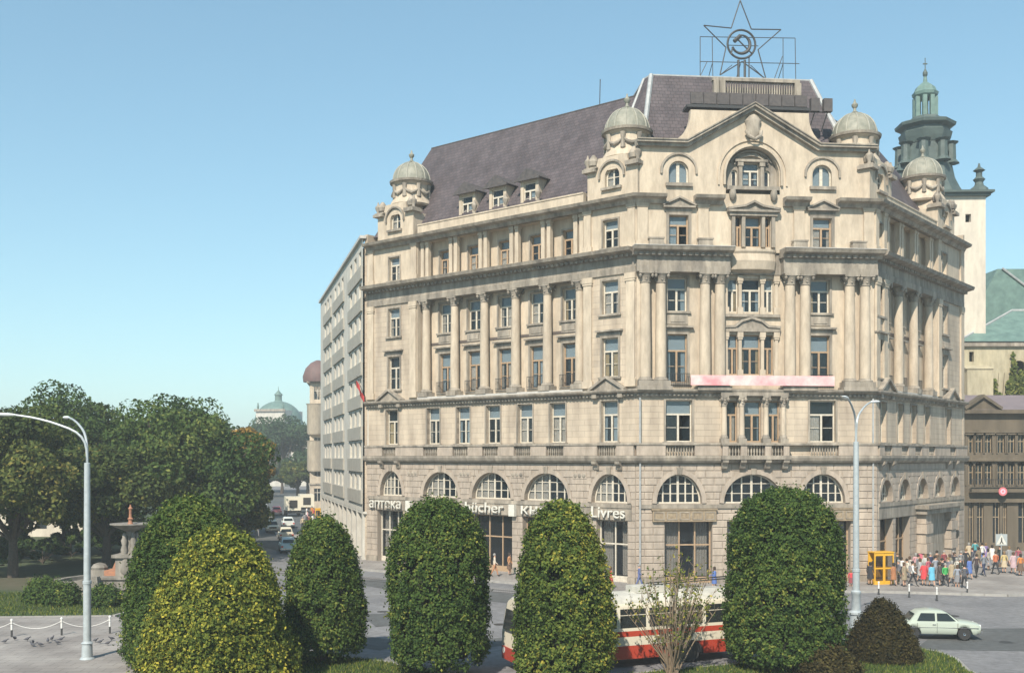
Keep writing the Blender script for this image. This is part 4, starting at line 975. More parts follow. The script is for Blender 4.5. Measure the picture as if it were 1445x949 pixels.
# ------------------------------------------------------------------ older house further down the street
def oldhouse(name, label, O, ang, L, dep, H, floors, mw, roofm='slate', dome=None, wn=5, ww=1.2):
    M_ = Matrix.Translation(O) @ RZ(ang); t = thing(name, label, 'building', O, ang)
    fh = H/floors; hs = []
    for f in range(floors):
        for k in range(wn):
            c = L*(k+.5)/wn; hs.append(hole(c-ww/2, c+ww/2, f*fh+fh*.28, f*fh+fh*.78, .0 if f != 1 else .3))
    mb = MB(); wall(mb, rect(0, L, 0, H), 0, hs, .3); add('wall', mb, MT[mw], t, M_)
    mb = MB(); n = max(2, int(dep/3)); hs2 = []
    for f in range(floors):
        for k in range(n): c = dep*(k+.5)/n; hs2.append(hole(c-ww/2, c+ww/2, f*fh+fh*.28, f*fh+fh*.78))
    wall(mb, rect(0, dep, 0, H), 0, hs2, .3); Ms = M_ @ T(0, dep, 0) @ RZ(R(-90)); add('wall', mb, MT[mw], t, Ms)
    add('wall', MB().box(L-.3, L, .02, dep, 0, H).box(0, L-.3, dep-.3, dep-.02, 0, H), MT[mw], t, M_)
    add('room_core', MB().box(1.8, L-.5, 1.8, dep-.5, 0, H-.1), MT['dark'], t, M_)
    for hh, Mq in ((hs, M_), (hs2, Ms)):
        for h in hh:
            c = (h['x0']+h['x1'])/2; H_ = h['z1']-h['z0']; Mw = Mq @ T(c, .15, h['z0'])
            o = add('window', cached(('plain_window', round(H_,2), ww), lambda: MB().box(-ww/2,-ww/2+.08,0,.07,0,H_).box(ww/2-.08,ww/2,0,.07,0,H_).box(-.04,.04,0,.07,0,H_).box(-ww/2,ww/2,-.01,.06,H_*.66,H_*.66+.09)), MT['frame'], t, Mw)
            add('pane', panebox(ww-.1, H_-.02), MT['glass'], o, Mw @ T(0, .03, .01))
    for f in range(1, floors+1):
        p = .5 if f == floors else .18
        add('cornice', MB().box(-p, L+p, -p, -.01, f*fh-.35, f*fh-.05).box(-p, -.01, -.01, dep, f*fh-.35, f*fh-.05), MT['trim' if mw != 'dark_stone' else 'dark_stone'], t, M_)
    return t, M_
MT['dark_stone'] = mat('sooty_stone', (0.155,0.125,0.088), .9, (0.085,0.070,0.050), 1.0, .4, 12, streak=True)
MT['brown_dome'] = mat('brown_dome_sheet', (0.17,0.10,0.09), .7, (0.11,0.07,0.065), 2)
MT['red_tile'] = brickmat('red_roof_tiles', (0.24,0.10,0.07), (0.19,0.08,0.06), (0.10,0.05,0.04), .3, .25, .02)
O = at(437, 645, 186); O.z = 0
t, M_ = oldhouse('corner_house', 'cream old house with a red-brown curved corner roof behind the modern block', O, R(8), 16, 14, 22.5, 5, 'stone', wn=6)
add('roof', MB().lathe([(2.6,22.4),(2.7,23.4),(2.2,24.8),(1.3,25.8),(.3,26.3)], (1.4,1.4), 16), MT['brown_dome'], t, M_, smooth=True)
add('roof', MB().prism([(-.2,22.45),(14.2,22.45),(10,25.2),(4,25.2)], 3.0, 16.2, 'x'), MT['red_tile'], t, M_)
for z in (6.5, 13): add('bay_window', MB().lathe([(1.5,z),(1.7,z+.3),(1.7,z+5.2),(1.9,z+5.5)], (1.2,.6), 14), MT['stone'], t, M_, smooth=True)
# ------------------------------------------------------------------ museum with a green dome far away
Om = at(361, 645, 330); Om.z = 0; hz = lambda y: CAMH+(HY-y)/FPX*335
mu = thing('domed_museum', 'distant pale museum building with a green dome and lantern above the trees', 'building', Om+Vector((6,8,0)), R(-12)); Mm = Matrix.Translation(Om) @ RZ(R(-12))
hs = [hole(1+2.1*k, 2.0+2.1*k, 15, 18.6, .5) for k in range(4)]
mb = MB(); wall(mb, rect(0, 9.6, 0, hz(578)), 0, hs, .6); add('wall', mb, MT['panel_light'], mu, Mm)
add('wall', MB().box(0,9.6,.8,14,0,hz(578)-.3).box(-14,30,4,16,0,18.2), MT['panel_light'], mu, Mm)
add('cornice', MB().box(-.4,10,-.5,-.02,hz(580)-.3,hz(578)), MT['trim'], mu, Mm)
R0 = 7.6; zd = hz(598)
add('drum', MB().lathe([(R0+.4,14),(R0+.4,zd)], (3.6,8.8), 28), MT['copper'], mu, Mm, smooth=True)
add('dome', MB().lathe([(R0+.6,zd),(R0+.3,zd+.6)]+[(R0*math.cos(q*math.pi/2), zd+.6+(hz(565)-zd-.6)*math.sin(q*math.pi/2)) for q in [k/9 for k in range(1,9)]]+[(1.2,hz(564.5))], (3.6,8.8), 28), MT['copper'], mu, Mm, smooth=True)
add('lantern', MB().lathe([(1.5,hz(566)),(1.1,hz(564)),(1.1,hz(557)),(1.4,hz(556.5)),(1.15,hz(554.5)),(.4,hz(551)),(.1,hz(549)),(.06,hz(544))], (3.6,8.8), 12), MT['copper'], mu, Mm, smooth=True)
for s in (0, 7): add('pediment_statue', MB().lathe([(.25,0),(.4,.5),(.3,1.2),(.2,1.6),(.22,1.9),(.05,2.1)], (0,0), 8), MT['copper'], mu, Mm @ T(.6+1.2*s, .3, hz(578)-.05), smooth=True)
# ------------------------------------------------------------------ cathedral tower and choir
DT = 118.0; k_ = DT/FPX; zz = lambda y: CAMH+(HY-y)*k_
Ot = at(1305.5, 645, DT); Ot.z = 0; tw = thing('church_tower', 'white church tower with dark green baroque copper spire behind the corner building', 'tower', Ot, R(-2)); Mtw = Matrix.Translation(Ot) @ RZ(R(-2))
MT['whitewash'] = mat('pale_tower_plaster', (0.66,0.60,0.49), .9, (0.54,0.48,0.40), .6, .2, 12, streak=True, grime=.25)
HW = 4.75; hs = [hole(2.9-.3, 2.9+.3, zz(327), zz(316)), hole(-.8, .8, 24, 28, .8)]
mb = MB(); wall(mb, rect(-HW, HW, 0, zz(292)), -HW, hs, .6); mb.box(-HW, -HW+.5, -HW+.02, HW, 0, zz(292)).box(HW-.5, HW, -HW+.02, HW, 0, zz(292)).box(-HW+.5, HW-.5, HW-.5, HW, 0, zz(292))
add('shaft', mb, MT['whitewash'], tw, Mtw); add('dark_core', MB().box(-HW+.6, HW-.6, -HW+1.2, HW-.6, 0, zz(292)-.3), MT['dark'], tw, Mtw)
add('cornice', MB().box(-HW-.4, HW+.4, -HW-.4, HW+.4, zz(292), zz(288)).box(-HW-.7, HW+.7, -HW-.7, HW+.7, zz(288), zz(285)), MT['dark_copper'], tw, Mtw)
pr = [(56,287),(53,281),(45,268),(39,255),(35,236),(31,212),(30,206)]
add('helm', MB().lathe([(p*k_*1.0, zz(y)) for p, y in pr], (0,0), 8, a0=R(22.5)), MT['dark_copper'], tw, Mtw)
add('helm_gallery', MB().lathe([(p*k_, zz(y)) for p, y in ((31,206),(34,198),(36,190),(33,188),(32,184),(40,181),(41,177),(33,174),(22,172),(20,167))], (0,0), 8, a0=R(22.5)), MT['dark_copper'], tw, Mtw)
for a in range(8):
    b_ = R(45)*a+R(22.5); c = (26*k_*math.cos(b_), 26*k_*math.sin(b_))
    add('gallery_post', MB().lathe([(.9,zz(235)),(.55,zz(230)),(.5,zz(208)),(.8,zz(205)),(.3,zz(203))], (34*k_*math.cos(b_), 34*k_*math.sin(b_)), 8), MT['dark_copper'], tw, Mtw)
    add('lantern_post', cached(('lantern_post',), lambda: MB().box(-.22,.22,-.22,.22,zz(167),zz(138))), MT['copper'], tw, Mtw @ T(13.5*k_*math.cos(b_), 13.5*k_*math.sin(b_), 0))
add('lantern_core', MB().lathe([(5*k_,zz(167)),(4*k_,zz(138))], (0,0), 8), MT['dark_copper'], tw, Mtw)
add('lantern_roof', MB().lathe([(p*k_, zz(y)) for p, y in ((12,140),(17,136),(18,132),(15,129),(13,124),(7,119),(3,116),(2,108))], (0,0), 8, a0=R(22.5)), MT['copper'], tw, Mtw)
add('finial', MB().lathe([(p*k_, zz(y)) for p, y in ((1.5,110),(3.4,106),(3.6,103),(1.5,99),(.7,97),(.6,82))], (0,0), 8).box(-3*k_,3*k_,-.06,.06,zz(91),zz(89.5)), MT['dark_copper'], tw, Mtw)
for sx in (-1, 1):
    for sy in (-1, 1):
        add('pinnacle', MB().lathe([(p*k_, zz(y)) for p, y in ((13,285),(11,280),(6,276),(5,272),(8,268),(4,264),(4,258),(8,256),(6,254),(2,251),(1,246))], (sx*(HW-.5), sy*(HW-.5)), 8, a0=R(22.5)), MT['dark_copper'], tw, Mtw)
# choir with green roof
DC = 112.0; cz = lambda y, Y=DC: CAMH+(HY-y)/FPX*Y; cxp = lambda px, Y=DC: (px-CX)/FPX*Y
MT['choir_wall'] = mat('cream_plaster', (0.50,0.44,0.30), .9, (0.38,0.34,0.24), .7, .2, 15, streak=True, grime=.4)
ch = thing('cathedral_choir', 'cream church choir with pale green copper roof and ivy behind the dark house', 'church', (cxp(1400), DC+5, 0))
x0, x1 = cxp(1354), cxp(1354)+26; ze = cz(482)
mb = MB(); hs = [hole(cxp(1402)-.6, cxp(1402)+.6, 13.5, 15.0), hole(cxp(1372)-.3, cxp(1372)+.3, cz(560), cz(545)), hole(cxp(1371)-.25, cxp(1371)+.25, cz(510), cz(496)), hole(cxp(1438)-.8, cxp(1438)+.8, 12, 18.5, .8)]
wall(mb, rect(x0, x1, 0, ze), DC, hs, .5); add('wall', mb, MT['choir_wall'], ch); add('wall', MB().box(x0, x0+.5, DC+.02, DC+12, 0, ze), MT['choir_wall'], ch); add('wall', MB().box(x1-.5, x1, DC+.02, DC+12, 0, ze), MT['choir_wall'], ch)
add('dark_core', MB().box(x0+.6, x1-.6, DC+.9, DC+12, 0, ze-.4), MT['dark'], ch)
xr = cxp(1428, DC+6); zr = cz(438, DC+6)
mb = MB(); E0, E1, E2, E3 = (x0-.4,DC-.5,ze), (x1,DC-.5,ze), (x1,DC+13,ze), (x0-.4,DC+13,ze); Rg0, Rg1 = (xr,DC+6,zr), (x1,DC+6,zr)
mb.face([E0,E1,Rg1,Rg0]); mb.face([E0,Rg0,E3]); mb.face([E3,Rg0,Rg1,E2]); mb.face([E0,E3,E2,E1]); add('roof', mb, MT['copper'], ch)
add('roof_hip', MB().tube([E0, Rg0, Rg1], .16, 6), MT['zinc'], ch)
add('cornice', MB().box(x0-.3, x1, DC-.35, DC-.01, ze-.5, ze-.05), MT['trim'], ch)
add('buttress', MB().box(cxp(1356), cxp(1392), DC-1.6, DC-.01, 0, cz(522)).prism([(DC-1.7,cz(522)),(DC-.01,cz(522)),(DC-.01,cz(515))], cxp(1356)-.1, cxp(1392)+.1, 'x'), MT['choir_wall'], ch)
nv = thing('cathedral_nave', 'steep pale green nave roof with stepped gable behind the choir roof', 'church', (cxp(1430,128), 130, 0))
n0, n1, npk = cxp(1386,124), cxp(1386,124)+16, cxp(1412,124)
zg = CAMH+(HY-440)/FPX*124; zk = CAMH+(HY-379)/FPX*124
add('roof', MB().prism([(n0,zg-2),(n0+.3,zg+2.2),(npk-.3,zk),(npk+6,zk),(n1,zg+1)], 124.1, 150, 'y'), MT['copper'], nv)
add('wall', MB().box(n0+.2, n1-.2, 124.3, 149, 0, zg-.5), MT['choir_wall'], nv)
add('roof_hip', MB().tube([(npk+.2,124,zk+.05),(npk+5,124,zg+1.5)], .14, 6), MT['zinc'], nv)
# dark palace with a pediment
DD = 100.0; dx = lambda px: (px-CX)/FPX*DD; dz = lambda y: CAMH+(HY-y)/FPX*DD
O = Vector((dx(1361), DD, 0)); dk, Mk = None, Matrix.Translation(O)
dk = thing('dark_palace', 'soot-dark stone palace with small pediment and arched upper windows', 'building', O+Vector((10,0,0)))
Ld = 24.0; hs = []; g = lambda px: dx(px)-O.x
wp = [1368.5, 1381.5, 1394.5, 1412.5, 1427, 1441, 1455, 1470, 1486, 1500, 1515, 1530, 1545, 1560, 1575, 1590, 1605]
for px in wp: hs.append(hole(g(px)-.34, g(px)+.34, dz(638), dz(613)))
for px in wp: hs.append(hole(g(px)-.36, g(px)+.36, dz(683), dz(656), .36))
gw = [(1366,1374), (1379,1388), (1401,1411), (1415,1421), (1437,1452), (1460,1475), (1485,1500), (1510,1525), (1540,1560), (1575,1600)]
for a, b in gw: hs.append(hole(g(a), g(b), .9, dz(706)))
hs = [h for h in hs if h['x1'] < Ld-.3]
mb = MB(); wall(mb, rect(0, Ld, 0, dz(578)), 0, hs, .4); add('wall', mb, MT['dark_stone'], dk, Mk)
add('wall', MB().box(0,.4,.02,14,0,dz(578)), MT['dark_stone'], dk, Mk); add('wall', MB().box(Ld-.4,Ld,.02,14,0,dz(578)), MT['dark_stone'], dk, Mk); add('dark_core', MB().box(.6,Ld-.6,1.5,13,0,dz(580)), MT['dark'], dk, Mk)
for h in hs:
    w_ = h['x1']-h['x0']; H_ = h['z1']-h['z0']; c = (h['x0']+h['x1'])/2
    o = add('window', cached(('dark_window', round(w_,2), round(H_,2)), lambda: MB().box(-w_/2,-w_/2+.07,0,.08,0,H_).box(w_/2-.07,w_/2,0,.08,0,H_).box(-.035,.035,0,.08,0,H_).box(-w_/2,w_/2,-.01,.07,H_*.6,H_*.6+.08)), MT['signwood'], dk, Mk @ T(c,.2,h['z0']))
    add('pane', panebox(w_-.08, H_), MT['glass'], o, Mk @ T(c,.24,h['z0']))
    if h['z0'] > 8 and h['z0'] < 11 or h['arch']: add('surround', MB().box(-w_/2-.12,-w_/2,-.1,.02,-.1,H_).box(w_/2,w_/2+.12,-.1,.02,-.1,H_).box(-w_/2-.2,w_/2+.2,-.2,.02,H_+h['arch'],H_+h['arch']+.18), MT['dark_stone'], o, Mk @ T(c,0,h['z0']))
for y, p in ((578,.6), (606,.2), (645,.3), (703,.35)): add('cornice', MB().box(-.2, Ld, -p, -.01, dz(y)-.35, dz(y)), MT['dark_stone'], dk, Mk)
add('balcony', MB().box(.3, Ld-.5, -.9, -.36, dz(689)-.3, dz(689)), MT['dark_stone'], dk, Mk); 
q = MB().box(.3, Ld-.5, -.88, -.82, dz(689)+.85, dz(689)+.92)
for k in range(int((Ld-.8)/.22)): q.box(.35+.22*k, .38+.22*k, -.86, -.83, dz(689), dz(689)+.86)
add('balcony_railing', q, MT['iron'], dk, Mk, kind='stuff')
add('pediment', MB().prism([(g(1360),dz(578)),(g(1408),dz(578)),(g(1384),dz(561))], -.4, .5).ribbon([(g(1359),dz(578)),(g(1384),dz(561)),(g(1409),dz(578))], 0, .25, -.7, .5), MT['dark_stone'], dk, Mk)
MT['violet_roof'] = mat('violet_sheet_roof', (0.20,0.165,0.175), .7, (0.15,0.125,0.135), 1.0)
add('roof', MB().prism([(-.5,dz(578)),(14.5,dz(578)),(9,dz(578)+1.7),(5,dz(578)+1.7)], .5, Ld, 'x'), MT['violet_roof'], dk, Mk)
# pale pavilion added in place of sunlit ground between the park trunks
pw = thing('sunlit_ground_standin', 'added low pale building standing in for sunlit ground behind the trees', 'building', (-60, 118, 0))
hs = [hole(-69+2.6*k, -67.8+2.6*k, 1.0, 2.6) for k in range(9)]
mb = MB(); wall(mb, rect(-71, -44, 0, 4.2), 118, hs, .3); mb.box(-71,-70.7,118.02,124,0,4.2).box(-44.3,-44,118.02,124,0,4.2); add('wall', mb, MT['whitewash'], pw)
add('room_core', MB().box(-70.5,-44.5,118.6,124,0,4.1), MT['dark'], pw)
add('roof', MB().prism([(117.4,4.2),(124.6,4.2),(121,5.8)], -71.5, -43.5, 'x'), MT['red_tile'], pw)
for h in hs: add('window', MB().box(h['x0'],h['x1'],118.12,118.18,1.0,2.6), MT['glass'], pw)

# ------------------------------------------------------------------ light haze in the air
hz_m = bpy.data.materials.new('haze'); hz_m.use_nodes = True; hn = hz_m.node_tree.nodes; hn.remove(hn['Principled BSDF'])
pvn = hn.new('ShaderNodeVolumePrincipled'); pvn.inputs['Color'].default_value = (0.86,0.93,0.96,1); pvn.inputs['Density'].default_value = HAZE; pvn.inputs['Anisotropy'].default_value = 0.0
hz_m.node_tree.links.new(pvn.outputs[0], hn['Material Output'].inputs['Volume'])
if HAZE: add('haze', MB().box(-1210, 1210, -310, 1710, -1.3, 62), hz_m, kind='stuff', label='thin pale haze in the air over the whole town', cat='haze')
# ------------------------------------------------------------------ vegetation
MT['bark'] = mat('bark', (0.10,0.075,0.055), .95, (0.055,0.042,0.032), 6, .6, 12)
MT['twig'] = mat('twig', (0.20,0.15,0.10), .9)
MT['core'] = mat('painted_crown_shade', (0.030,0.032,0.016), 1.0, (0.018,0.018,0.010), 9, .8, 14)  # near-black colour paints the shade deep inside the crowns
G = lambda *c: c
MT['leaf_hedge'] = leafmat('hornbeam_leaves', [(0.028,0.055,0.016), (0.062,0.108,0.025), (0.10,0.145,0.034), (0.27,0.27,0.055)])
MT['leaf_hedge2'] = leafmat('yellower_hornbeam_leaves', [(0.036,0.062,0.018), (0.085,0.13,0.028), (0.17,0.20,0.04), (0.42,0.35,0.06)])
MT['leaf_yellow'] = leafmat('yellow_green_leaves', [(0.06,0.09,0.02), (0.16,0.19,0.033), (0.36,0.34,0.05), (0.60,0.48,0.07)])
MT['leaf_park'] = leafmat('lime_leaves', [(0.028,0.056,0.018), (0.056,0.098,0.027), (0.09,0.135,0.036), (0.20,0.22,0.055)])
MT['leaf_park2'] = leafmat('chestnut_leaves', [(0.032,0.050,0.016), (0.066,0.095,0.026), (0.115,0.135,0.036), (0.25,0.21,0.055)])
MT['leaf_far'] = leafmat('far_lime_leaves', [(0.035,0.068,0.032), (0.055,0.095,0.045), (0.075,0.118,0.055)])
MT['leaf_orange'] = leafmat('autumn_leaves', [(0.16,0.12,0.03), (0.30,0.19,0.045), (0.40,0.25,0.06)])
MT['leaf_maroon'] = leafmat('barberry_leaves', [(0.022,0.024,0.012), (0.040,0.037,0.017), (0.062,0.048,0.020), (0.11,0.095,0.03)])
MT['leaf_ivy'] = leafmat('ivy_leaves', [(0.07,0.095,0.025), (0.13,0.16,0.04), (0.22,0.22,0.06)])
def leafmesh(name, P, N, size, tone, mt, jit=.7, asp=.62):
    n = len(P); N = N+rng.normal(0, jit, (n,3)); N /= np.linalg.norm(N, axis=1)[:,None]+1e-9
    a = rng.normal(0, 1, (n,3)); a -= N*(a*N).sum(1)[:,None]; a /= np.linalg.norm(a, axis=1)[:,None]+1e-9; b = np.cross(N, a)
    s = size*rng.uniform(.65, 1.3, n)[:,None]
    V = np.stack([P-a*s*.5, P+b*s*asp*.5+N*s*.08, P+a*s*.5, P-b*s*asp*.5+N*s*.08], 1).reshape(-1,3)
    me = bpy.data.meshes.new(name); me.vertices.add(4*n); me.loops.add(4*n); me.polygons.add(n)
    me.vertices.foreach_set('co', V.astype(np.float32).ravel()); me.loops.foreach_set('vertex_index', np.arange(4*n, dtype=np.int32))
    me.polygons.foreach_set('loop_start', np.arange(0, 4*n, 4, dtype=np.int32)); me.polygons.foreach_set('loop_total', np.full(n, 4, dtype=np.int32))
    me.update(calc_edges=True)
    at_ = me.attributes.new('tone', 'FLOAT', 'POINT'); at_.data.foreach_set('value', np.repeat(np.clip(tone,0,1), 4).astype(np.float32))
    me.materials.append(mt); return me
def lump(d, k, ph): return sum(np.sin(d @ v*f+p) for v, f, p in ph)/len(ph)
def phases(n, f0, f1):
    out = []
    for _ in range(n):
        v = rng.normal(0,1,3); out.append((v/np.linalg.norm(v), rng.uniform(f0,f1), rng.uniform(0,6.28)))
    return out
def clipped(name, label, x, y, r, z0, z1, mt, n=26000, leaf=.13, cone=0.0, ex=2.6, top=.5, tone=(.42,.2), warm=None, group=None, stray=.05, ry=None, rough=1.0):
    """dense clipped tree: leaves through an outer shell round a solid core painted dark as inner shade"""
    t = thing(name, label, 'tree' if z1 > 3 else 'bush', (x, y, .12), group=group)
    Mt = T(x, y, 0); H = z1-z0; ry = ry or r
    def rad(s): # s 0..1 height
        u = np.clip((s-(1-top))/top, 0, 1); lo = np.clip((.10-s)/.10, 0, 1)
        return (1-u**ex)**(1/ex)*(1-cone*s)*(1-.25*lo**2)
    ns = max(60, n//15)                                                                  # shoots, each with a spray of leaves
    s = rng.uniform(0, 1, ns*3); s = s[rng.uniform(0,1,ns*3) < (.25+.75*rad(s))][:ns]; m = len(s)
    th = rng.uniform(0, 2*math.pi, m); dpt_ = 1-rng.exponential(.07, m).clip(0,.4)
    d = np.stack([np.cos(th), np.sin(th), s*2.2], 1); ph = phases(9, 2.0, 7.0); bump = 1+rough*.17*lump(d, 0, ph)
    rr = rad(s)*bump*dpt_
    out = rng.uniform(0,1,m) < stray; rr[out] *= rng.uniform(1.02, 1.10, out.sum())
    P = np.stack([r*rr*np.cos(th), ry*rr*np.sin(th), z0+H*s*(1+.02*lump(d,0,ph))], 1)
    k = int(m*.16); q = np.sqrt(rng.uniform(0,1,k)); a = rng.uniform(0,6.28,k)                    # crown cap
    sc = 1-top*(1-(1-np.clip(q,0,.999)**ex)**(1/ex)); cap = np.stack([r*q*(1-cone)*np.cos(a), ry*q*(1-cone)*np.sin(a), z0+H*sc+rng.normal(0,.10,k)], 1)
    P = np.concatenate([P, cap]); N = np.concatenate([np.stack([np.cos(th), np.sin(th), .35+.8*(s>.8)], 1), np.stack([.4*np.cos(a), .4*np.sin(a), np.ones(k)], 1)])
    ls_ = rng.normal(0, .16, len(P))+.0
    cnt = rng.integers(14, 34, len(P)); P = np.repeat(P, cnt, 0); N = np.repeat(N, cnt, 0); st_ = np.repeat(ls_, cnt)
    P = P+rng.normal(0, 1, P.shape)*np.array([.085,.085,.10])*(leaf/.13); P += N*np.abs(rng.normal(0,.07,(len(P),1)))*(leaf/.13)
    P[:,2] = np.maximum(P[:,2], .2)
    big = lump(P/r, 0, phases(7, 1.2, 4.5))
    tn = tone[0]+tone[1]*.8*rng.normal(0,1,len(P))+.2*big+st_
    if warm: tn += warm[1]*np.clip((P @ np.array(warm[0])).ravel()/r, -.3, 1.2)
    add('crown', leafmesh('crown', P, N, leaf, tn, MT[mt]), MT[mt], t, Mt)
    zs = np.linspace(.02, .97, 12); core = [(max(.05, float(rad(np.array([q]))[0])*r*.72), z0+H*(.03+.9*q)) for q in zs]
    add('inner_shade_core', MB().lathe(core, (0,0), 14, sy=ry/r), MT['core'], t, Mt, smooth=True)
    add('trunk', MB().tube([(0,0,.05),(.03,.02,z0+.6)], [.16,.13], 8), MT['bark'], t, Mt)
    return t
def fg(px, Y): return (px-CX)/FPX*Y
zt_ = lambda y, Y: CAMH+(HY-y)/FPX*Y
clipped('clipped_tree', 'dark green clipped egg-shaped tree between the bookshop entrance and the pharmacy sign', fg(619,43.5), 43.5, 1.98, .5, zt_(711,43.5), 'leaf_hedge', 30000, tone=(.38,.22), ex=2.2, top=.5, rough=1.4)
clipped('clipped_tree', 'clipped tree with yellower right side hiding the front of the trolleybus', fg(791,40.6), 40.6, 1.74, .5, zt_(714,40.6), 'leaf_hedge2', 30000, tone=(.38,.22), ex=2.0, top=.62, rough=1.4, warm=((.75,-.1,.03),.22))  # leaf tone shifts to yellow towards the right
clipped('clipped_tree', 'tall broad clipped tree hiding the rear end of the trolleybus', fg(1107,44.6), 44.6, 2.3, .4, zt_(697,44.6), 'leaf_hedge', 42000, tone=(.37,.22), ex=2.3, top=.42, rough=1.0)
clipped('clipped_tree', 'rounded green clipped tree standing by the road left of the arcade', fg(456,46), 46, 1.62, .5, zt_(735,46), 'leaf_hedge', 26000, tone=(.44,.22), cone=0.0, ex=2.0, top=.7, rough=1.4)
clipped('barberry_bush', 'dark maroon-brown mounded bush at the foot of the double street lamp', fg(1246,46.2), 46.2, 1.5, .1, zt_(851,46.2), 'leaf_maroon', 22000, leaf=.11, tone=(.45,.25), cone=.35, ex=1.7, top=.9, stray=.14, rough=1.6)
clipped('low_bush', 'low dark leafy bush on the lawn between broad clipped tree and lamp', fg(1165,43), 43, 1.25, .1, 1.25, 'leaf_maroon', 7000, leaf=.12, tone=(.6,.2), ex=1.7, top=.9)
for i, (px, y, r_, h_) in enumerate(((60,846,.95,1.35), (88,849,.85,1.2), (146,851,.95,1.0))):
    p = gp(px, y+4, .12); clipped('box_ball', ('clipped dark green box ball beside the park tree trunk', 'clipped dark green box ball in front of the basin rim', 'low clipped box ball below the fountain steps')[i], p.x, p.y, r_, .12, h_+.12, 'leaf_hedge', 3000, leaf=.16, tone=(.35,.2), ex=2, top=.8, group='box balls round the fountain')

def parktree(name, label, x, y, h, rx, mt, n=12000, leaf=.42, base=None, ncl=46, tone=(.45,.2), group='park trees', ry=None, lean=0, trunk=.35):
    t = thing(name, label, 'bush' if 'bush' in name else 'tree', (x, y, .1), group=group); Mt = T(x, y, 0)
    base = base if base is not None else h*.28; ry = ry or rx; zc = (base+h)/2; rz = (h-base)/2
    cl = []
    while len(cl) < ncl:
        v = rng.normal(0,1,3); v /= np.linalg.norm(v); q = rng.uniform(.42,1.0)
        if v[2] < -.55 and rng.random() < .6: continue
        f = 1-.22*max(0, v[2])
        cl.append((v[0]*q*rx*f*rng.uniform(.85,1.1), v[1]*q*ry*f, zc+v[2]*q*rz, rng.uniform(.15,.36)*min(rx, rz*1.1)))
    P = []; N = []; tn = []
    w_ = np.array([c[3]**2 for c in cl]); cnt = (n*w_/w_.sum()).astype(int)
    for (cx_, cy_, cz_, cr), k in zip(cl, cnt):
        v = rng.normal(0,1,(k,3)); v /= np.linalg.norm(v, axis=1)[:,None]; q = 1-rng.exponential(.13,k).clip(0,.6)
        ph = phases(4, 2, 5); q *= 1+.22*lump(v,0,ph)
        P.append(np.array([cx_,cy_,cz_])+v*cr*q[:,None]*np.array([1.15,1.15,.85])); N.append(v+np.array([0,0,.35])); tn.append(tone[0]+tone[1]*rng.normal(0,1,k)+rng.normal(0,.16))
    P = np.concatenate(P); P[:,2] = np.maximum(P[:,2], 1.2)
    add('crown', leafmesh('crown', P, np.concatenate(N), leaf, np.concatenate(tn), MT[mt]), MT[mt], t, Mt)
    tr = MB(); tr.tube([(0,0,0),(.05,0,base*.6),(lean*.5,.05,base+.2*rz),(lean,0,zc+.3*rz)], [trunk*1.25,trunk,trunk*.75,trunk*.25], 9)
    for c in cl[:12]: tr.tube([(lean*.3,0,base*.9+.1*rz),(c[0]*.45,c[1]*.45,(base+c[2])/2+.3),(c[0],c[1],c[2])], [trunk*.5,trunk*.3,.05], 6)
    add('trunk', tr, MT['bark'], t, Mt, smooth=True); return t
clipped('shade_tree', 'tall dark green rounded tree behind the bright yellow-green bush', fg(268,45.2), 45.2, 2.6, .15, zt_(706,45.2), 'leaf_hedge', 44000, tone=(.42,.22), ex=1.9, top=.75, rough=1.7, stray=.09)
clipped('yellow_bush', 'large bright yellow-green leafy bush in front of the dark rounded tree', fg(312,40.8), 40.8, 2.52, .1, zt_(752,40.8), 'leaf_yellow', 50000, leaf=.14, tone=(.27,.27), ex=1.9, top=.85, rough=1.9, stray=.09)
def pt(px, y_top, Y): return fg(px, Y), Y, zt_(y_top, Y)
PT = [ # label, px, top row, distance, radius, leaf kind, crown base
 ('broad spreading park tree whose rounded crown hangs over the fountain bowl', 245, 566, 90, 7.4, 'leaf_park', 2.2, 30000),
 ('tallest park tree rising behind the curved street lamp', 92, 554, 96, 7.8, 'leaf_park', 2.6, 28000),
 ('dark park tree on the left with its low crown above the chain posts', 18, 588, 78, 6.6, 'leaf_park2', 2.6, 26000),
 ('low-branched park tree shading the fountain basin', 150, 615, 86, 5.6, 'leaf_park2', 2.2, 22000),
 ('smaller park tree at the street side with drooping low branches', 324, 640, 104, 3.8, 'leaf_park2', 1.2, 20000),
 ('park tree behind the broad spreading crown, seen above it', 282, 578, 118, 6.2, 'leaf_park', 2.0, 18000),
 ('park tree beyond the low-branched one in deep shade', 185, 580, 120, 7.5, 'leaf_park', 1.5, 18000),
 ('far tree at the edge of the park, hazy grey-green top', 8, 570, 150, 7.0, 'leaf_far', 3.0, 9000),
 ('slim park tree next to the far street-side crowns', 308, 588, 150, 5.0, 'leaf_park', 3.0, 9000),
 ('park tree just left of the dark low-crowned one', -70, 585, 88, 7.5, 'leaf_park', 3.5, 10000)]
for lb, px, yt, Y, r_, mt, bs, n in PT:
    x, y, h = pt(px, yt, Y); parktree('park_tree', lb, x, y, h, r_, mt, n, base=bs, leaf=.36 if Y < 100 else .46, tone=(.42,.2), ncl=62)
x, y, h = pt(346, 598, 116); parktree('autumn_tree', 'orange autumn tree at the end of the park edge', x, y, h, 2.9, 'leaf_orange', 7000, .4, base=5.5)
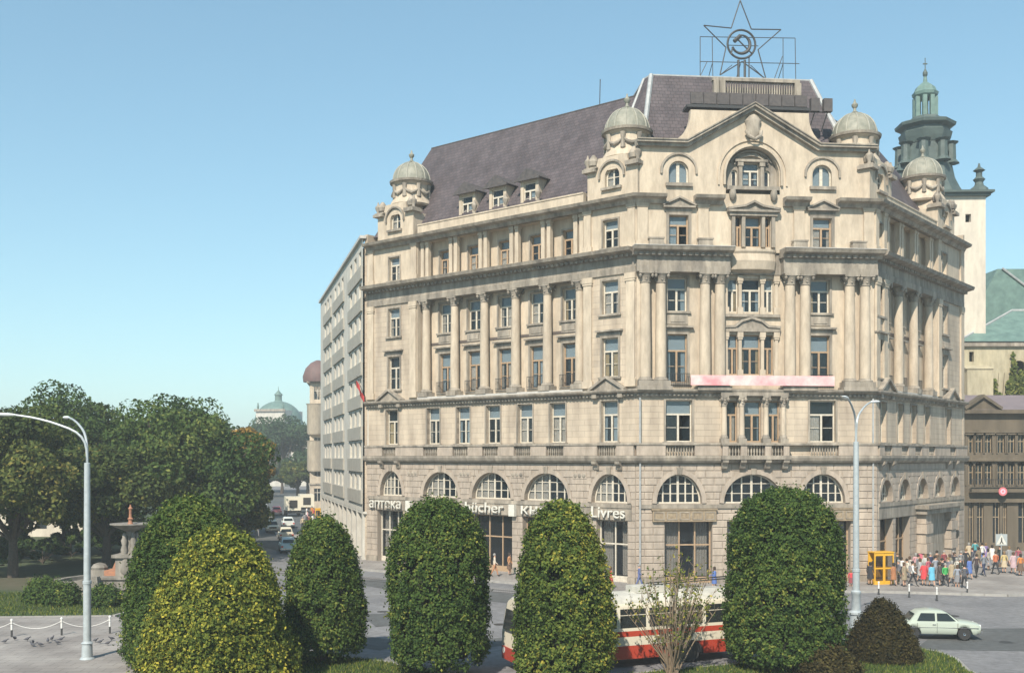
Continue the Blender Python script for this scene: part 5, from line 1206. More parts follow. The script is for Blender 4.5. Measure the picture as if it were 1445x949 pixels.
for lb, px, yt, Y, r_ in (('large hazy green tree under the museum dome', 398, 590, 262, 11), ('hazy street tree between museum tree and old house', 434, 632, 235, 6.5), ('hazy far tree left of the museum', 374, 604, 272, 8.5), ('brownish far tree at the end of the street', 420, 648, 215, 5.0), ('far dark tree at the head of the street', 378, 655, 240, 6.0)):
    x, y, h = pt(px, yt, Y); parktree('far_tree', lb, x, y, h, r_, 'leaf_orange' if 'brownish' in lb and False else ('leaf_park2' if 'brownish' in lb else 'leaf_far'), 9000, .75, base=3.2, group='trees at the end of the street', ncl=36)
for k, (px, Y, h_, r_) in enumerate(((-20,80,2.6,3.4),(25,92,2.4,4.2),(60,88,2.2,3.6),(100,94,2.6,4.4),(145,98,2.8,4.4),(190,101,2.8,4.6),(240,104,3.0,4.6),(290,108,3.0,4.6))):
    parktree('park_shrub', ('dark shrub under the leftmost park crown','dark shrub behind the chain posts','dark shrub beside the park path','dark shrub behind the curved lamp','dark shrub behind the basin','dark shrub behind the fountain bowl','dark shrub under the broad spreading crown','dark shrub at the street side of the park')[k], fg(px,Y), Y, h_, r_, 'leaf_park', 5000, .32, base=.1, ncl=30, tone=(.3,.2), group='shrubs under the park trees', trunk=.08)
# wooded hill beyond the museum
P = []; 
def hills():
    n = 26000; th = rng.uniform(-1, 1, n); x = -150+th*260; y = 420+rng.uniform(-50, 120, n)
    z = rng.uniform(0,1,n)**.6*(13+3*np.sin(x*.05)+2*np.sin(x*.13+1)); return np.stack([x,y,z],1)
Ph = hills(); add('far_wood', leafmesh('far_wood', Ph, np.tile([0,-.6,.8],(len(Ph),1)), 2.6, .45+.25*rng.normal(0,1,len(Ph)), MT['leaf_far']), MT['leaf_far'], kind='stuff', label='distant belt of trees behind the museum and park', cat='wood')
# ivy on the choir wall
n = 2600; ix = rng.uniform(cxp(1388), cxp(1446), n); izm = rng.uniform(0,1,n); iz = 12.5+(cz(492)-12.5)*izm*np.clip(.55+.25*np.sin(ix*1.3+.5)+.2*np.sin(ix*3.7)+.12*np.sin(ix*9), .15, 1)
P = np.stack([ix, np.full(n, DC-.25)-rng.uniform(0,.4,n), iz], 1)
iv = thing('ivy', 'yellow-green ivy climbing the cream choir wall', 'ivy', (cxp(1415), DC-.3, 0)); add('leaves', leafmesh('leaves', P, np.tile([0,-1,.3],(n,1)), .55, .5+.3*rng.normal(0,1,n), MT['leaf_ivy']), MT['leaf_ivy'], iv)
st = MB()
for k in range(7): x = cxp(1390+8*k); st.tube([(x,DC-.12,0),(x+.3,DC-.15,6),(x-.2,DC-.12,13),(x+.2,DC-.12,18)], [.08,.06,.05,.02], 5)
add('stem', st, MT['bark'], iv)
# bare shrub in front of the trolleybus
bx, by = fg(948, 43.2), 43.0
sh = thing('bare_shrub', 'thin half-bare shrub with brown twigs in front of the trolleybus', 'shrub', (bx, by, .12)); tw_ = MB(); tips_ = []
for k in range(60):
    a = rng.uniform(0,6.28); sp_ = rng.uniform(.2,2.2); h_ = rng.uniform(2.4,5.2)*(1.15-.4*sp_/2.2)
    p0 = Vector((rng.uniform(-.2,.2), rng.uniform(-.2,.2), .1)); p1 = Vector((sp_*.45*math.cos(a), sp_*.4*math.sin(a), h_*.5)); p2 = Vector((sp_*math.cos(a)+rng.uniform(-.15,.15), sp_*.7*math.sin(a), h_))
    tw_.tube([p0, p1, p2], [.035,.022,.008], 5)
    for q in range(4):
        f = rng.uniform(.35,.95); b_ = p1.lerp(p2, f) if f > .5 else p0.lerp(p1, f*2); e_ = b_+Vector((rng.uniform(-.5,.5), rng.uniform(-.4,.4), rng.uniform(.25,.8))); tw_.tube([b_, e_], [.014,.005], 4); tips_ += [b_.lerp(e_, rng.uniform(.3,1)) for _ in range(7)]
add('stem', tw_, MT['twig'], sh, T(bx,by,0)); P = np.array([tuple(t_) for t_ in tips_])+rng.normal(0,.07,(len(tips_),3))
add('leaves', leafmesh('leaves', P, rng.normal(0,1,(len(P),3)), .13, .55+.3*rng.normal(0,1,len(P)), MT['leaf_hedge2']), MT['leaf_hedge2'], sh, T(bx,by,0))
# small shrub bits and grass blades on the foreground lawn
def inpoly(x, y, poly):
    c = False
    for k in range(len(poly)):
        x1,y1 = poly[k]; x2,y2 = poly[k-1]
        if (y1 > y) != (y2 > y) and x < (x2-x1)*(y-y1)/(y2-y1)+x1: c = not c
    return c
def grass(poly, n, x0, x1, y0, y1, h_, name, label):
    pts_ = [(x, y) for x, y in zip(rng.uniform(x0,x1,n), rng.uniform(y0,y1,n)) if inpoly(x, y, poly)]; p = np.array(pts_); m = len(p)
    a = rng.uniform(0,6.28,m); hh = h_*rng.uniform(.5,1.4,m); wv = .018+.012*rng.random(m); lx, ly = rng.normal(0,.35,m)*hh, rng.normal(0,.35,m)*hh
    V = np.stack([np.stack([p[:,0]-wv*np.cos(a), p[:,1]-wv*np.sin(a), np.full(m,.118)],1), np.stack([p[:,0]+wv*np.cos(a), p[:,1]+wv*np.sin(a), np.full(m,.118)],1), np.stack([p[:,0]+lx, p[:,1]+ly, .12+hh],1)],1).reshape(-1,3)
    me = bpy.data.meshes.new(name); me.from_pydata(V.tolist(), [], [(3*k,3*k+1,3*k+2) for k in range(m)])
    at_ = me.attributes.new('tone','FLOAT','POINT'); at_.data.foreach_set('value', np.repeat(np.clip(.55+.3*rng.normal(0,1,m),0,1),3).astype(np.float32))
    me.materials.append(MT['leaf_hedge']); add(name, me, MT['leaf_hedge'], kind='stuff', label=label, cat='grass')
grass(ls, 60000, -13, 23, 40, 50, .13, 'grass', 'short green grass on the planted strip below the clipped trees')
grass(pk, 22000, -46, -21.6, 58.6, 69, .16, 'grass', 'short park grass in front of the fountain')
# ------------------------------------------------------------------ street lamps
LQ, LX, LZ = [0,.1,.2,.3,.4,.5,.65,.8,1], [0,0,.012,.05,.13,.25,.48,.72,1], [0,.2,.38,.52,.64,.73,.85,.94,1]
def lamp(label, x, y, ztop, zsplit, heads, base=False):
    t = thing('street_lamp', label, 'street lamp', (x, y, .1), group='tall street lamps'); M_ = T(x, y, 0)
    if base:
        add('base', MB().lathe([(.42,.05),(.42,.15),(.32,.22),(.3,1.3),(.36,1.36),(.36,1.45),(.22,1.55),(.2,2.3),(.24,2.36),(.24,2.46),(.14,2.55)], (0,0), 16), MT['lampmetal'], t, M_, smooth=True)
    else: add('base', MB().lathe([(.32,.05),(.32,.12),(.24,.2),(.22,.75),(.26,.8),(.16,.9)], (0,0), 16), MT['lampmetal'], t, M_, smooth=True)
    add('pole', MB().lathe([(.17,.1),(.165,3.4),(.19,3.42),(.19,3.55),(.15,3.57),(.125,zsplit),(.09,zsplit+.02)], (0,0), 16), MT['lampmetal'], t, M_, smooth=True)
    for hx, hy in heads:
        H = Vector((hx, hy, ztop-zsplit)); pts = []
        for k in range(13):
            q = k/12; r_ = math.sin(q*math.pi/2); fx = float(np.interp(q, LQ, LX)); fz_ = float(np.interp(q, LQ, LZ)); pts.append((hx*fx*.84, hy*fx*.84, zsplit-.1+(ztop-zsplit+.1)*fz_*.97))
        a = add('arm', MB().tube(pts, [.06-.02*k/12 for k in range(13)], 8), MT['lampmetal'], t, M_, smooth=True)
        d = Vector((hx, hy, (ztop-zsplit)*.06)).normalized(); c = Vector(pts[-1])
        hd = MB(); n0 = 0; hd.lathe([(.04,-.1),(.10,.05),(.13,.35),(.125,.65),(.06,.92),(.02,1.0)], (0,0), 12, sy=.55)
        hd.xf(Matrix.Translation(c) @ d.to_track_quat('Z','Y').to_matrix().to_4x4()); add('lamp_head', hd, MT['lampglass'], t, M_, smooth=True)
x, y = gp(123, 929, .1).x, gp(123, 929, .1).y
lamp('grey steel street lamp with two curved arms in front of the park fountain', x, y, 10.95, 8.75, [(-3.8, -.1), (-2.5, 3.6)])
x, y = gp(1208, 902, .1).x, gp(1208, 902, .1).y
lamp('grey street lamp with thick stepped base beside the maroon bush', x, y, 11.85, 9.75, [(-1.15, -2.0), (1.45, 1.6)], True)
# ------------------------------------------------------------------ chain posts
def post(label, p, h_=.95, group=None):
    t = thing('chain_post', label, 'post', p, group=group); M_ = T(*p)
    add('shaft', MB().lathe([(.08,0),(.08,.05),(.05,.08),(.045,h_-.25)], (0,0), 10), MT['black'], t, M_, smooth=True)
    add('band', MB().lathe([(.05,h_*.45),(.05,h_*.72)], (0,0), 10), MT['white'], t, M_, smooth=True)
    add('cap', MB().lathe([(.05,h_-.26),(.055,h_-.1),(.07,h_-.06),(.04,h_)], (0,0), 10), MT['white'], t, M_, smooth=True)
pl_ = [gp(-55, 899, 0.1), gp(16.5, 898, .1), gp(87, 895.5, .1), gp(155, 893, .1)]
pl_ = [Vector((p.x, min(p.y, 52.0 if False else p.y), .0)) for p in pl_]
for p in pl_: p.z = 0
for p, lb in zip(pl_, ('black and white chain post beyond the one under the dark park tree', 'black and white chain post under the dark park tree', 'black and white chain post in front of the box balls', 'black and white chain post in front of the fountain steps')): post(lb, p, 1.0, 'chain posts by the park')
for k in range(3):
    a, b = pl_[k]+Vector((0,0,.82)), pl_[k+1]+Vector((0,0,.82))
    pts = [a.lerp(b, q/14)+Vector((0,0,-.34*(1-(2*q/14-1)**2))) for q in range(15)]
    t = thing('chain', ('white chain sagging beyond the first black and white post', 'white chain sagging between the dark tree post and the box ball post', 'white chain sagging behind the curved lamp pole')[k], 'chain', (a.x, a.y, 0), group='chains by the park')
    lk = MB()
    for q in range(14): lk.tube([pts[q], pts[q+1]], .016, 5)
    add('links', lk, MT['white'], t)
for k, (px, yy) in enumerate(((1192,826), (1240,838), (1283,842), (1322,847), (1365,838))):
    p = gp(px, yy, .0); post(('low kerb post next to the broad clipped tree', 'low kerb post in front of the yellow phone booths', 'low kerb post in front of the man in white', 'low kerb post in front of the woman in light blue', 'low kerb post at the far end of the kerb row')[k], p, .85, 'low posts along the kerb')
# ------------------------------------------------------------------ fountain
MT['fount'] = mat('fountain_stone', (0.35,0.32,0.275), .85, (0.17,0.155,0.13), 1.6, .4, 10, streak=True, grime=.5)
MT['orange'] = mat('terracotta', (0.42,0.19,0.10), .7, (0.28,0.13,0.08), 5)
MT['water'] = glassmat('basin_water', (0.05,0.07,0.06), .2, 1.33, .08)
Fp = gp(176, 836, .12); ft = thing('fountain', 'grey stone fountain with wide bowl on a pedestal and terracotta finial in the park', 'fountain', Fp); MFo = Matrix.Translation(Fp)
fz = lambda y: CAMH+(HY-y)/FPX*Fp.y-.12; fs = Fp.y/FPX
add('basin', MB().lathe([(4.6,0),(4.6,.55),(4.75,.6),(4.75,.75),(4.3,.75),(4.25,.3)], (-.4,1.2), 40, cap=False), MT['fount'], ft, MFo, smooth=True)
add('water', MB().lathe([(4.25,.42),(.01,.425)], (-.4,1.2), 40, cap=False), MT['water'], ft, MFo)
add('plinth', MB().box(-1.3,1.35,-.7,2.2,0,.95).box(-1.42,1.47,-.82,2.32,.95,1.1), MT['fount'], ft, MFo)
add('side_wall', MB().prism([(-4.2,0),(-1.31,0),(-1.31,1.0),(-2.6,.95),(-3.2,.8),(-4.2,.76)], -.55,.1), MT['fount'], ft, MFo)
add('stone_block', MB().box(-2.5,-1.45,.3,1.6,.7,1.45).lathe([(.5,1.45),(.55,1.6),(.4,1.8),(.1,1.9)], (-2.0,.9), 10), MT['fount'], ft, MFo)
for sx in (-1.5, 1.0): add('buttress', MB().prism([(sx-.34,0),(sx+.34,0),(sx+.2,1.2),(sx-.2,1.2)], -1.35,-.86), MT['fount'], ft, MFo)
add('pedestal', MB().box(-.62,.82,.0,1.5,1.1,2.3).box(-.82,1.02,-.2,1.7,2.3,2.5), MT['fount'], ft, MFo)
add('relief', MB().lathe([(.15,1.2),(.38,1.4),(.34,2.0),(.15,2.25)], (.1,-.05), 10, sy=.5), MT['fount'], ft, MFo, smooth=True)
add('orange_lichen_stone', MB().prism([(-1.4,1.11),(-.63,1.11),(-.63,2.1),(-.85,1.6),(-1.4,1.45)], .1,1.4), MT['orange'], ft, MFo)
for k in range(4):
    a = R(45+90*k); c = (.1+.42*math.cos(a), .75+.42*math.sin(a))
    add('supporting_figure', MB().lathe([(.2,2.5),(.24,2.8),(.15,3.1),(.22,3.4),(.12,3.6),(.14,3.75),(.05,3.9)], c, 10), MT['fount'], ft, MFo, smooth=True)
add('stem', MB().lathe([(.3,2.5),(.2,2.9),(.18,3.6),(.3,4.1)], (.1,.75), 14), MT['fount'], ft, MFo, smooth=True)
zb = fz(739); add('bowl', MB().lathe([(.25,zb-.55),(.5,zb-.42),(.95,zb-.24),(1.2,zb-.08),(1.3,zb-.06),(1.3,zb),(1.1,zb+.02),(.1,zb-.06)], (.1,.75), 28), MT['fount'], ft, MFo, smooth=True)
add('finial', MB().lathe([(.22,zb-.08),(.12,zb+.1),(.13,zb+.25),(.2,zb+.3),(.1,zb+.4),(.09,zb+.9),(.16,zb+1.0),(.06,zb+1.1),(.04,zb+1.25)], (.1,.75), 12), MT['orange'], ft, MFo, smooth=True)
# ------------------------------------------------------------------ vehicles
def paint(n, c, r_=.32):
    m = mat(n, c, r_); b = m.node_tree.nodes['Principled BSDF']; b.inputs['Coat Weight'].default_value = .25; return m
MT['rubber'] = mat('tyre_rubber', (0.03,0.03,0.03), .9); MT['chrome'] = mat('chrome', (0.6,0.6,0.6), .2, metal=1.0); MT['carglass'] = glassmat('car_glass', (0.02,0.025,0.025), .05, 1.5); MT['busglass'] = glassmat('bus_glass', (0.025,0.03,0.03), .06, 1.5)
MT['headlamp'] = mat('headlamp_glass', (0.7,0.7,0.68), .15); MT['tail'] = mat('tail_lamp', (0.45,0.03,0.02), .3); MT['seat'] = mat('car_seat', (0.08,0.06,0.05), .9)
def loft(rings, close=True, caps=True):
    mb = MB(); m = len(rings[0])
    for r_ in rings: mb.v += [tuple(p) for p in r_]
    for k in range(len(rings)-1):
        for q in range(m if close else m-1):
            j = (q+1) % m; mb.f.append((k*m+q, k*m+j, (k+1)*m+j, (k+1)*m+q)); mb.m.append(0)
    if caps: mb.f.append(tuple(range(m))); mb.f.append(tuple((len(rings)-1)*m+q for q in reversed(range(m)))); mb.m += [0,0]
    return mb
CARL = 4.1
def carbody():
    xs = sorted(set([round(-2.03+.0725*k,3) for k in range(57)])); rings = []
    def belt(x): # top of the lower body
        return .80+.10*(1-((x+.1)/2.1)**4)-(.05 if x > 1.2 else 0)*((x-1.2)/.85)-.03*(x < -1.3)
    for x in xs:
        q = 1-max(0, (abs(x)-1.75)/.3)**2*.12; hw = .79*q*(1-.02*abs(x)); zb_ = .28+.06*(abs(x) > 1.85)
        for cx_ in (-1.18, 1.24):
            dd = .36**2-(x-cx_)**2
            if dd > 0: zb_ = max(zb_, .30+math.sqrt(dd))
        zt = belt(x); zb_ = min(zb_, zt-.12); zm = (zb_+zt)/2
        rings.append([(x,-hw+.06,zb_),(x,-hw,min(zb_+.08,zm)),(x,-hw-.012,zm),(x,-hw+.01,zt-.05),(x,-hw+.10,zt),(x,0,zt+.03),(x,hw-.10,zt),(x,hw-.01,zt-.05),(x,hw+.012,zm),(x,hw,min(zb_+.08,zm)),(x,hw-.06,zb_)])
    return loft(rings)
def cabin_pts():
    lo = [(1.02,.86),( -1.22,.86)]
    return lo
def make_car():
    root = thing('car', 'car', 'car'); I = Matrix()
    add('body', carbody().mesh('body', True), None, root)
    prof = [(-1.35,.87,.66),(-1.05,1.22,.60),(-.82,1.37,.55),(-.3,1.43,.54),(.25,1.40,.54),(.50,1.31,.56),(1.05,.88,.66)]
    r_ = []
    for x, z, hw in prof: r_.append([(x,-hw-.03 if z < 1.3 else -hw-.09,.86),(x,-hw,z-.03),(x,-hw+.07,z),(x,hw-.07,z),(x,hw,z-.03),(x,hw+.03 if z < 1.3 else hw+.09,.86)])
    add('cabin', loft(r_).mesh('cabin', True), None, root)
    def sidepane(x0,x1,x2,x3,s): # quad on the cabin side
        mb = MB(); y = lambda z: s*(.665-.10*(z-.9)/.42); a = [(x0,.92),(x1,.92),(x2,1.29),(x3,1.29)]
        mb.face([(x,y(z)+s*.012,z) for x,z in a]); mb.face([(x,y(z)+s*.002,z) for x,z in a][::-1]); return mb
    for s in (-1,1):
        add('side_window', sidepane(-.02,.86,.47,-.02,s), MT['carglass'], root); add('side_window', sidepane(-.98,-.12,-.12,-.78,s), MT['carglass'], root)
        add('door_handle', MB().box(-.28,-.12,s*.80-.02,s*.80+.02,.74,.78), MT['chrome'], root)
    add('windscreen', MB().prism([(-.60,.92),(.60,.92),(.52,1.29),(-.52,1.29)],0,.012,'x').xf(T(.78,0,0) @ Matrix()).xf(Matrix(((1,0,-1.19,1.32),(0,1,0,0),(0,0,1,0),(0,0,0,1)))), MT['carglass'], root)
    add('rear_window', MB().prism([(-.56,.95),(.56,.95),(.5,1.25),(-.5,1.25)],0,.012,'x').xf(Matrix(((1,0,.84,-2.13),(0,1,0,0),(0,0,1,0),(0,0,0,1)))), MT['carglass'], root)
    for x, nm in ((2.06,'front_bumper'),(-2.08,'rear_bumper')): add(nm, MB().box(x-.06,x+.06,-.78,.78,.38,.50), MT['chrome'], root)
    for s in (-1, 1):
        add('side_trim', MB().box(-1.9,1.9,s*.795-.012,s*.795+.012,.60,.625), MT['chrome'], root)
        for x in (-1.0,-.06,.92): add('door_seam', MB().box(x-.008,x+.008,s*.797-.006,s*.797+.006,.34,.84), MT['rubber'], root)
    for x in (2.125,-2.145): add('number_plate', MB().box(x-.006,x+.006,-.26,.26,.39,.49), MT['letters'], root)
    add('grille', MB().box(2.0,2.035,-.42,.42,.56,.74), MT['rubber'], root)
    for s in (-1,1):
        add('headlight', MB().lathe([(.01,0),(.12,.02),(.12,.06)],(0,0),14).xf(T(1.98,s*.56,.65) @ Matrix.Rotation(R(90),4,'Y')), MT['headlamp'], root)
        add('tail_light', MB().box(-2.05,-2.0,s*.62-.1,s*.62+.1,.58,.74), MT['tail'], root)
        for cx_ in (-1.18,1.24):
            wv = add('wheel', MB().lathe([(.19,-.09),(.27,-.10),(.305,-.06),(.305,.06),(.27,.10),(.19,.09)],(0,0),22).xf(Matrix.Rotation(R(90),4,'X')), MT['rubber'], root, T(cx_,s*.69,.305), smooth=True)
            add('rim', MB().lathe([(.02,.085),(.06,.10),(.09,.07),(.19,.08),(.19,-.08)],(0,0),18).xf(Matrix.Rotation(R(90 if s < 0 else -90),4,'X')), MT['chrome'], wv, T(cx_,s*.69,.305), smooth=True)
    return root
car0 = make_car(); CARP = {}
def place_car(label, p, rz, c, first=[True], group=None):
    M_ = Matrix.Translation(p) @ RZ(rz)
    if first[0]:
        o = car0; first[0] = False; old = {}
        def mv(q, M2):
            WM[q] = M2
            for k in CH.get(q, []): mv(k, M2 @ k.matrix_basis)
        o.matrix_basis = M_; mv(o, M_)
    else: o = copy_tree(car0, M_)
    o['label'] = label
    if group: o['group'] = group
    elif 'group' in o: del o['group']
    if c not in CARP: CARP[c] = paint('car_paint', c)
    ob = {k.name.split('.')[0]: k for k in col.objects if k.parent == o}
    for nm in ('body', 'cabin'):
        k = ob[nm]
        if not k.data.materials: k.data.materials.append(None)
        k.material_slots[0].link = 'OBJECT'; k.material_slots[0].material = CARP[c]
    return o
place_car('pale mint green saloon car driving past the maroon bush', gp(1318, 898.5, 0), R(-7), (0.42,0.47,0.40))
sd_ = math.atan2(.964, -.267)
FC_ = [('cream saloon car driving towards the square, in the middle of the street', 384, 750, (0.66,0.58,0.40), math.pi), ('off-white car behind the cream saloon on the street', 376, 733, (0.62,0.58,0.48), math.pi), ('pink-red car passing the off-white car on the street', 390, 726, (0.52,0.16,0.17), 0), ('white car with dark windows parked along the arcade side', 406, 744, (0.60,0.62,0.58), 0), ('cream car parked behind the pale blue one', 403, 761, (0.62,0.56,0.43), 0), ('pale blue car just above the rounded clipped tree', 406, 778, (0.40,0.52,0.54), 0), ('grey-white car half hidden by park branches', 372, 722, (0.55,0.55,0.53), math.pi)]
for lb, px, yy, c, a in FC_: place_car(lb, gp(px, yy, 0), sd_+a, c, group='cars in the side street')
# trucks in the side street
MT['truck_box'] = paint('truck_box_paint', (0.68,0.62,0.48), .5); MT['truck_cab'] = paint('truck_cab_paint', (0.30,0.24,0.20), .4)
def truck(label, p, rz, mats):
    t = thing('delivery_truck', label, 'truck', p, rz, group='trucks in the side street'); M_ = Matrix.Translation(p) @ RZ(rz)
    add('cargo_box', MB().box(-3.2,.9,-1.15,1.15,.95,3.0), MT[mats[0]], t, M_); add('rear_door', MB().box(-3.26,-3.21,-.6,.6,1.35,2.5), MT['dark'], t, M_)
    add('cab', MB().prism([(1.0,.6),(2.6,.6),(2.65,1.35),(2.2,2.3),(1.0,2.35)],-1.05,1.05), MT[mats[1]], t, M_)
    add('windscreen', MB().prism([(2.66,1.42),(2.30,2.18),(2.26,2.16),(2.62,1.40)],-.95,.95), MT['carglass'], t, M_)
    add('chassis', MB().box(-3.1,2.5,-.5,.5,.55,.9).box(-3.2,-3.0,-1.1,1.1,.5,.75), MT['rubber'], t, M_)
    for x in (-2.0,1.7):
        for s in (-1,1): add('wheel', cached(('truck_wheel',), lambda: MB().lathe([(.1,-.12),(.42,-.13),(.46,0),(.42,.13),(.1,.12)],(0,0),16).xf(Matrix.Rotation(R(90),4,'X'))), MT['rubber'], t, M_ @ T(x,s*.95,.46))
truck('cream box truck seen from behind on the side street', gp(412, 727, 0), sd_, ('truck_box','truck_cab'))
truck('white box truck beyond the cream one on the side street', gp(431, 722, 0), sd_, ('truck_box','truck_box'))
# ------------------------------------------------------------------ trolleybus
MT['bus_red'] = paint('trolleybus_red', (0.42,0.055,0.03), .4); MT['bus_cream'] = paint('trolleybus_cream', (0.66,0.61,0.49), .4); MT['bus_roof'] = mat('trolleybus_roof', (0.62,0.60,0.52), .6, (0.48,0.47,0.42), 1.2, grime=.3)
ba = R(22); p0_ = Vector((fg(739, 43.3), 43.3, 0)); bd = Vector((math.cos(ba), math.sin(ba), 0)); bn_ = Vector((-bd.y, bd.x, 0))
bo_ = p0_+bd*5.4+bn_*1.25; Mb = Matrix.Translation(bo_) @ RZ(ba)                      # +x towards the rear, -y towards the camera
bus = thing('trolleybus', 'red and cream trolleybus passing behind the clipped trees', 'trolleybus', bo_, ba)
zl = [(.35,1.22),(.93,1.25),(1.31,1.25),(1.55,1.25),(1.62,1.245),(2.58,1.20),(2.72,1.17),(2.9,1.02),(3.02,.75),(3.07,.0)]
def busring(x):
    e_ = max(0, (abs(x)-5.0)/.42); e_ = min(1, e_); wf = 1-.10*e_**2; up_ = 1-.03*e_**2
    l_ = [(x+(-.22 if x > 0 else .22)*(max(0,(z-1.55)/1.5))*e_, -w_*wf, z*up_ if z > 1 else z) for z, w_ in zl]; r2 = [(a_, -b_, c_) for a_, b_, c_ in l_[:-1]][::-1]
    return l_+r2
xs = [-5.42,-5.36,-5.2,-5.0,-4,-2,0,2,4,5.0,5.2,5.36,5.42]
bb = loft([busring(x) for x in xs]); m_ = len(busring(0)); bb.m = []
def band(z): return 1 if z < .93 or 1.31 <= z < 1.56 else (2 if z > 2.6 else 0)
for f in bb.f:
    z = sum(bb.v[i][2] for i in f)/len(f); zlo = min(bb.v[i][2] for i in f); bb.m.append(band(zlo+.01) if len(f) == 4 else 0)
add('body', bb.mesh('body', True), [MT['bus_cream'], MT['bus_red'], MT['bus_roof']], bus, Mb)
add('front_skirt', MB().box(-5.47,-5.43,-1.05,1.05,.38,.92), MT['bus_red'], bus, Mb); add('rear_skirt', MB().box(5.43,5.47,-1.05,1.05,.38,.92), MT['bus_red'], bus, Mb)
for s in (-1, 1):
    for k in range(7):
        x = -4.55+1.42*k
        if s > 0 and k in (0, 3, 6): continue
        wv = add('window', cached(('bus_window', s), lambda: MB().face([(-.62,s*1.247,1.70),(.62,s*1.247,1.70),(.62,s*1.206,2.50),(-.62,s*1.206,2.50)]) or None) if False else MB().prism([(-.62,1.70),(.62,1.70),(.62,2.50),(-.62,2.50)], 0,.012).xf(Matrix(((1,0,0,0),(0,1,-s*.043,s*(1.258+.073)),(0,0,1,0),(0,0,0,1)))), MT['carglass'] if False else MT['busglass'] if 'busglass' in MT else MT['glass'], bus, Mb @ T(x,0,0))
        add('frame', MB().box(-.64,.64,s*1.225-.02,s*1.225+.02,2.22,2.25), MT['bus_cream'], wv, Mb @ T(x,0,0))
for k in (1, 2): add('placard', MB().box(-.2,.2,-1.262,-1.258,1.80,2.05), MT['letters'], bus, Mb @ T(-4.62+1.42*k+(.35 if k == 2 else 0),-.01,0))
add('windscreen', MB().prism([(-1.0,1.65),(1.0,1.65),(.93,2.5),(-.93,2.5)],-5.46,-5.44,'x').xf(Matrix(((1,0,.15,-.22),(0,1,0,0),(0,0,1,0),(0,0,0,1)))), MT['busglass'], bus, Mb)
add('rear_window', MB().prism([(-.9,1.7),(.9,1.7),(.85,2.5),(-.85,2.5)],5.43,5.45,'x').xf(Matrix(((1,0,-.15,.23),(0,1,0,0),(0,0,1,0),(0,0,0,1)))), MT['busglass'], bus, Mb)
for s in (-.8, .8): add('headlight', MB().lathe([(.01,0),(.13,.02),(.13,.06)],(0,0),14).xf(T(-5.42,s,.75) @ Matrix.Rotation(R(-90),4,'Y')), MT['headlamp'], bus, Mb)
add('roof_box', MB().box(.3,2.6,-.55,.55,3.05,3.3), MT['bus_roof'], bus, Mb)
for s in (-1, 1):
    add('trolley_pole', MB().tube([(1.2,s*.3,3.36),(5.6,s*.34,3.5)], .03, 6), MT['iron'], bus, Mb)
    for x in (-3.0, 2.6):
        wv = add('wheel', MB().lathe([(.3,-.13),(.42,-.14),(.48,-.08),(.48,.08),(.42,.14),(.3,.13)],(0,0),20).xf(Matrix.Rotation(R(90),4,'X')), MT['rubber'], bus, Mb @ T(x,s*1.12,.48), smooth=True)
        add('rim', MB().lathe([(.05,.05),(.12,.1),(.3,.05),(.3,-.1)],(0,0),16).xf(Matrix.Rotation(R(90 if s < 0 else -90),4,'X')), MT['bus_cream'], wv, Mb @ T(x,s*1.12,.48), smooth=True)
        add('wheel_arch', MB().prism([(.62*math.cos(math.pi*q/14),.36+.62*math.sin(math.pi*q/14)) for q in range(15)], s*1.245-.012, s*1.245+.012), MT['rubber'], bus, Mb @ T(x,0,0))
# ------------------------------------------------------------------ phone booths, signs
MT['booth'] = paint('yellow_booth_paint', (0.70,0.38,0.03), .45)
def booth(label, p, rz, n=2):
    t = thing('phone_booth', label, 'phone booth', p, rz, group='yellow phone booths'); M_ = Matrix.Translation(p) @ RZ(rz); W = .78
    for k in range(n):
        x = (k-(n-1)/2)*W
        add('frame', cached(('booth_frame',), lambda: MB().box(-.38,-.30,-.4,-.32,0,2.2).box(.30,.38,-.4,-.32,0,2.2).box(-.38,-.30,.32,.4,0,2.2).box(.30,.38,.32,.4,0,2.2).box(-.30,.30,-.4,-.33,2.0,2.2).box(-.30,.30,-.4,-.33,1.08,1.18).box(-.30,.30,-.4,-.33,0,.25).box(-.38,-.31,-.32,.32,1.08,1.18).box(.31,.38,-.32,.32,1.08,1.18).box(-.38,-.31,-.32,.32,0,.25).box(.31,.38,-.32,.32,0,.25).box(-.30,.30,.33,.4,0,2.2)), MT['booth'], t, M_ @ T(x,0,0))
        for z in (.25, 1.18): add('pane', panebox(.6, .82), MT['shopglass'], t, M_ @ T(x,-.37,z))
        add('telephone', cached(('telephone',), lambda: MB().box(-.13,.13,.15,.3,1.2,1.6).box(-.2,-.15,.15,.25,1.25,1.55)), MT['black'], t, M_ @ T(x,0,0))
        add('roof', cached(('booth_roof',), lambda: MB().box(-.388,.388,-.45,.45,2.2,2.28)), MT['booth'], t, M_ @ T(x,0,0))
booth('pair of yellow framed phone booths beside the crowd on the corner', gp(1243, 823, .12), R(15))
booth('orange-yellow phone booth at the far end of the arcade', gp(450, 741, .12), R(-10), 1)
def roundsign(label, p, d_):
    t = thing('round_sign', label, 'sign', p); M_ = Matrix.Translation(p)
    add('bracket', MB().tube([(0,.05,0),(0,.9,0)], .03, 6), MT['iron'], t, M_)
    add('disc', MB().lathe([(.01,0),(d_,0),(d_,.04),(.01,.05)],(0,0),28).xf(Matrix.Rotation(R(90),4,'X')), MT['signred'], t, M_); add('ring', MB().lathe([(d_*.25,.02),(d_*.62,.02),(d_*.62,.06),(d_*.25,.06),(d_*.25,.02)],(0,0),28,cap=False).xf(Matrix.Rotation(R(90),4,'X')), MT['signblue'], t, M_)
MT['signred'] = mat('sign_red', (0.62,0.16,0.18), .5); MT['signblue'] = mat('sign_pale', (0.62,0.42,0.50), .5)
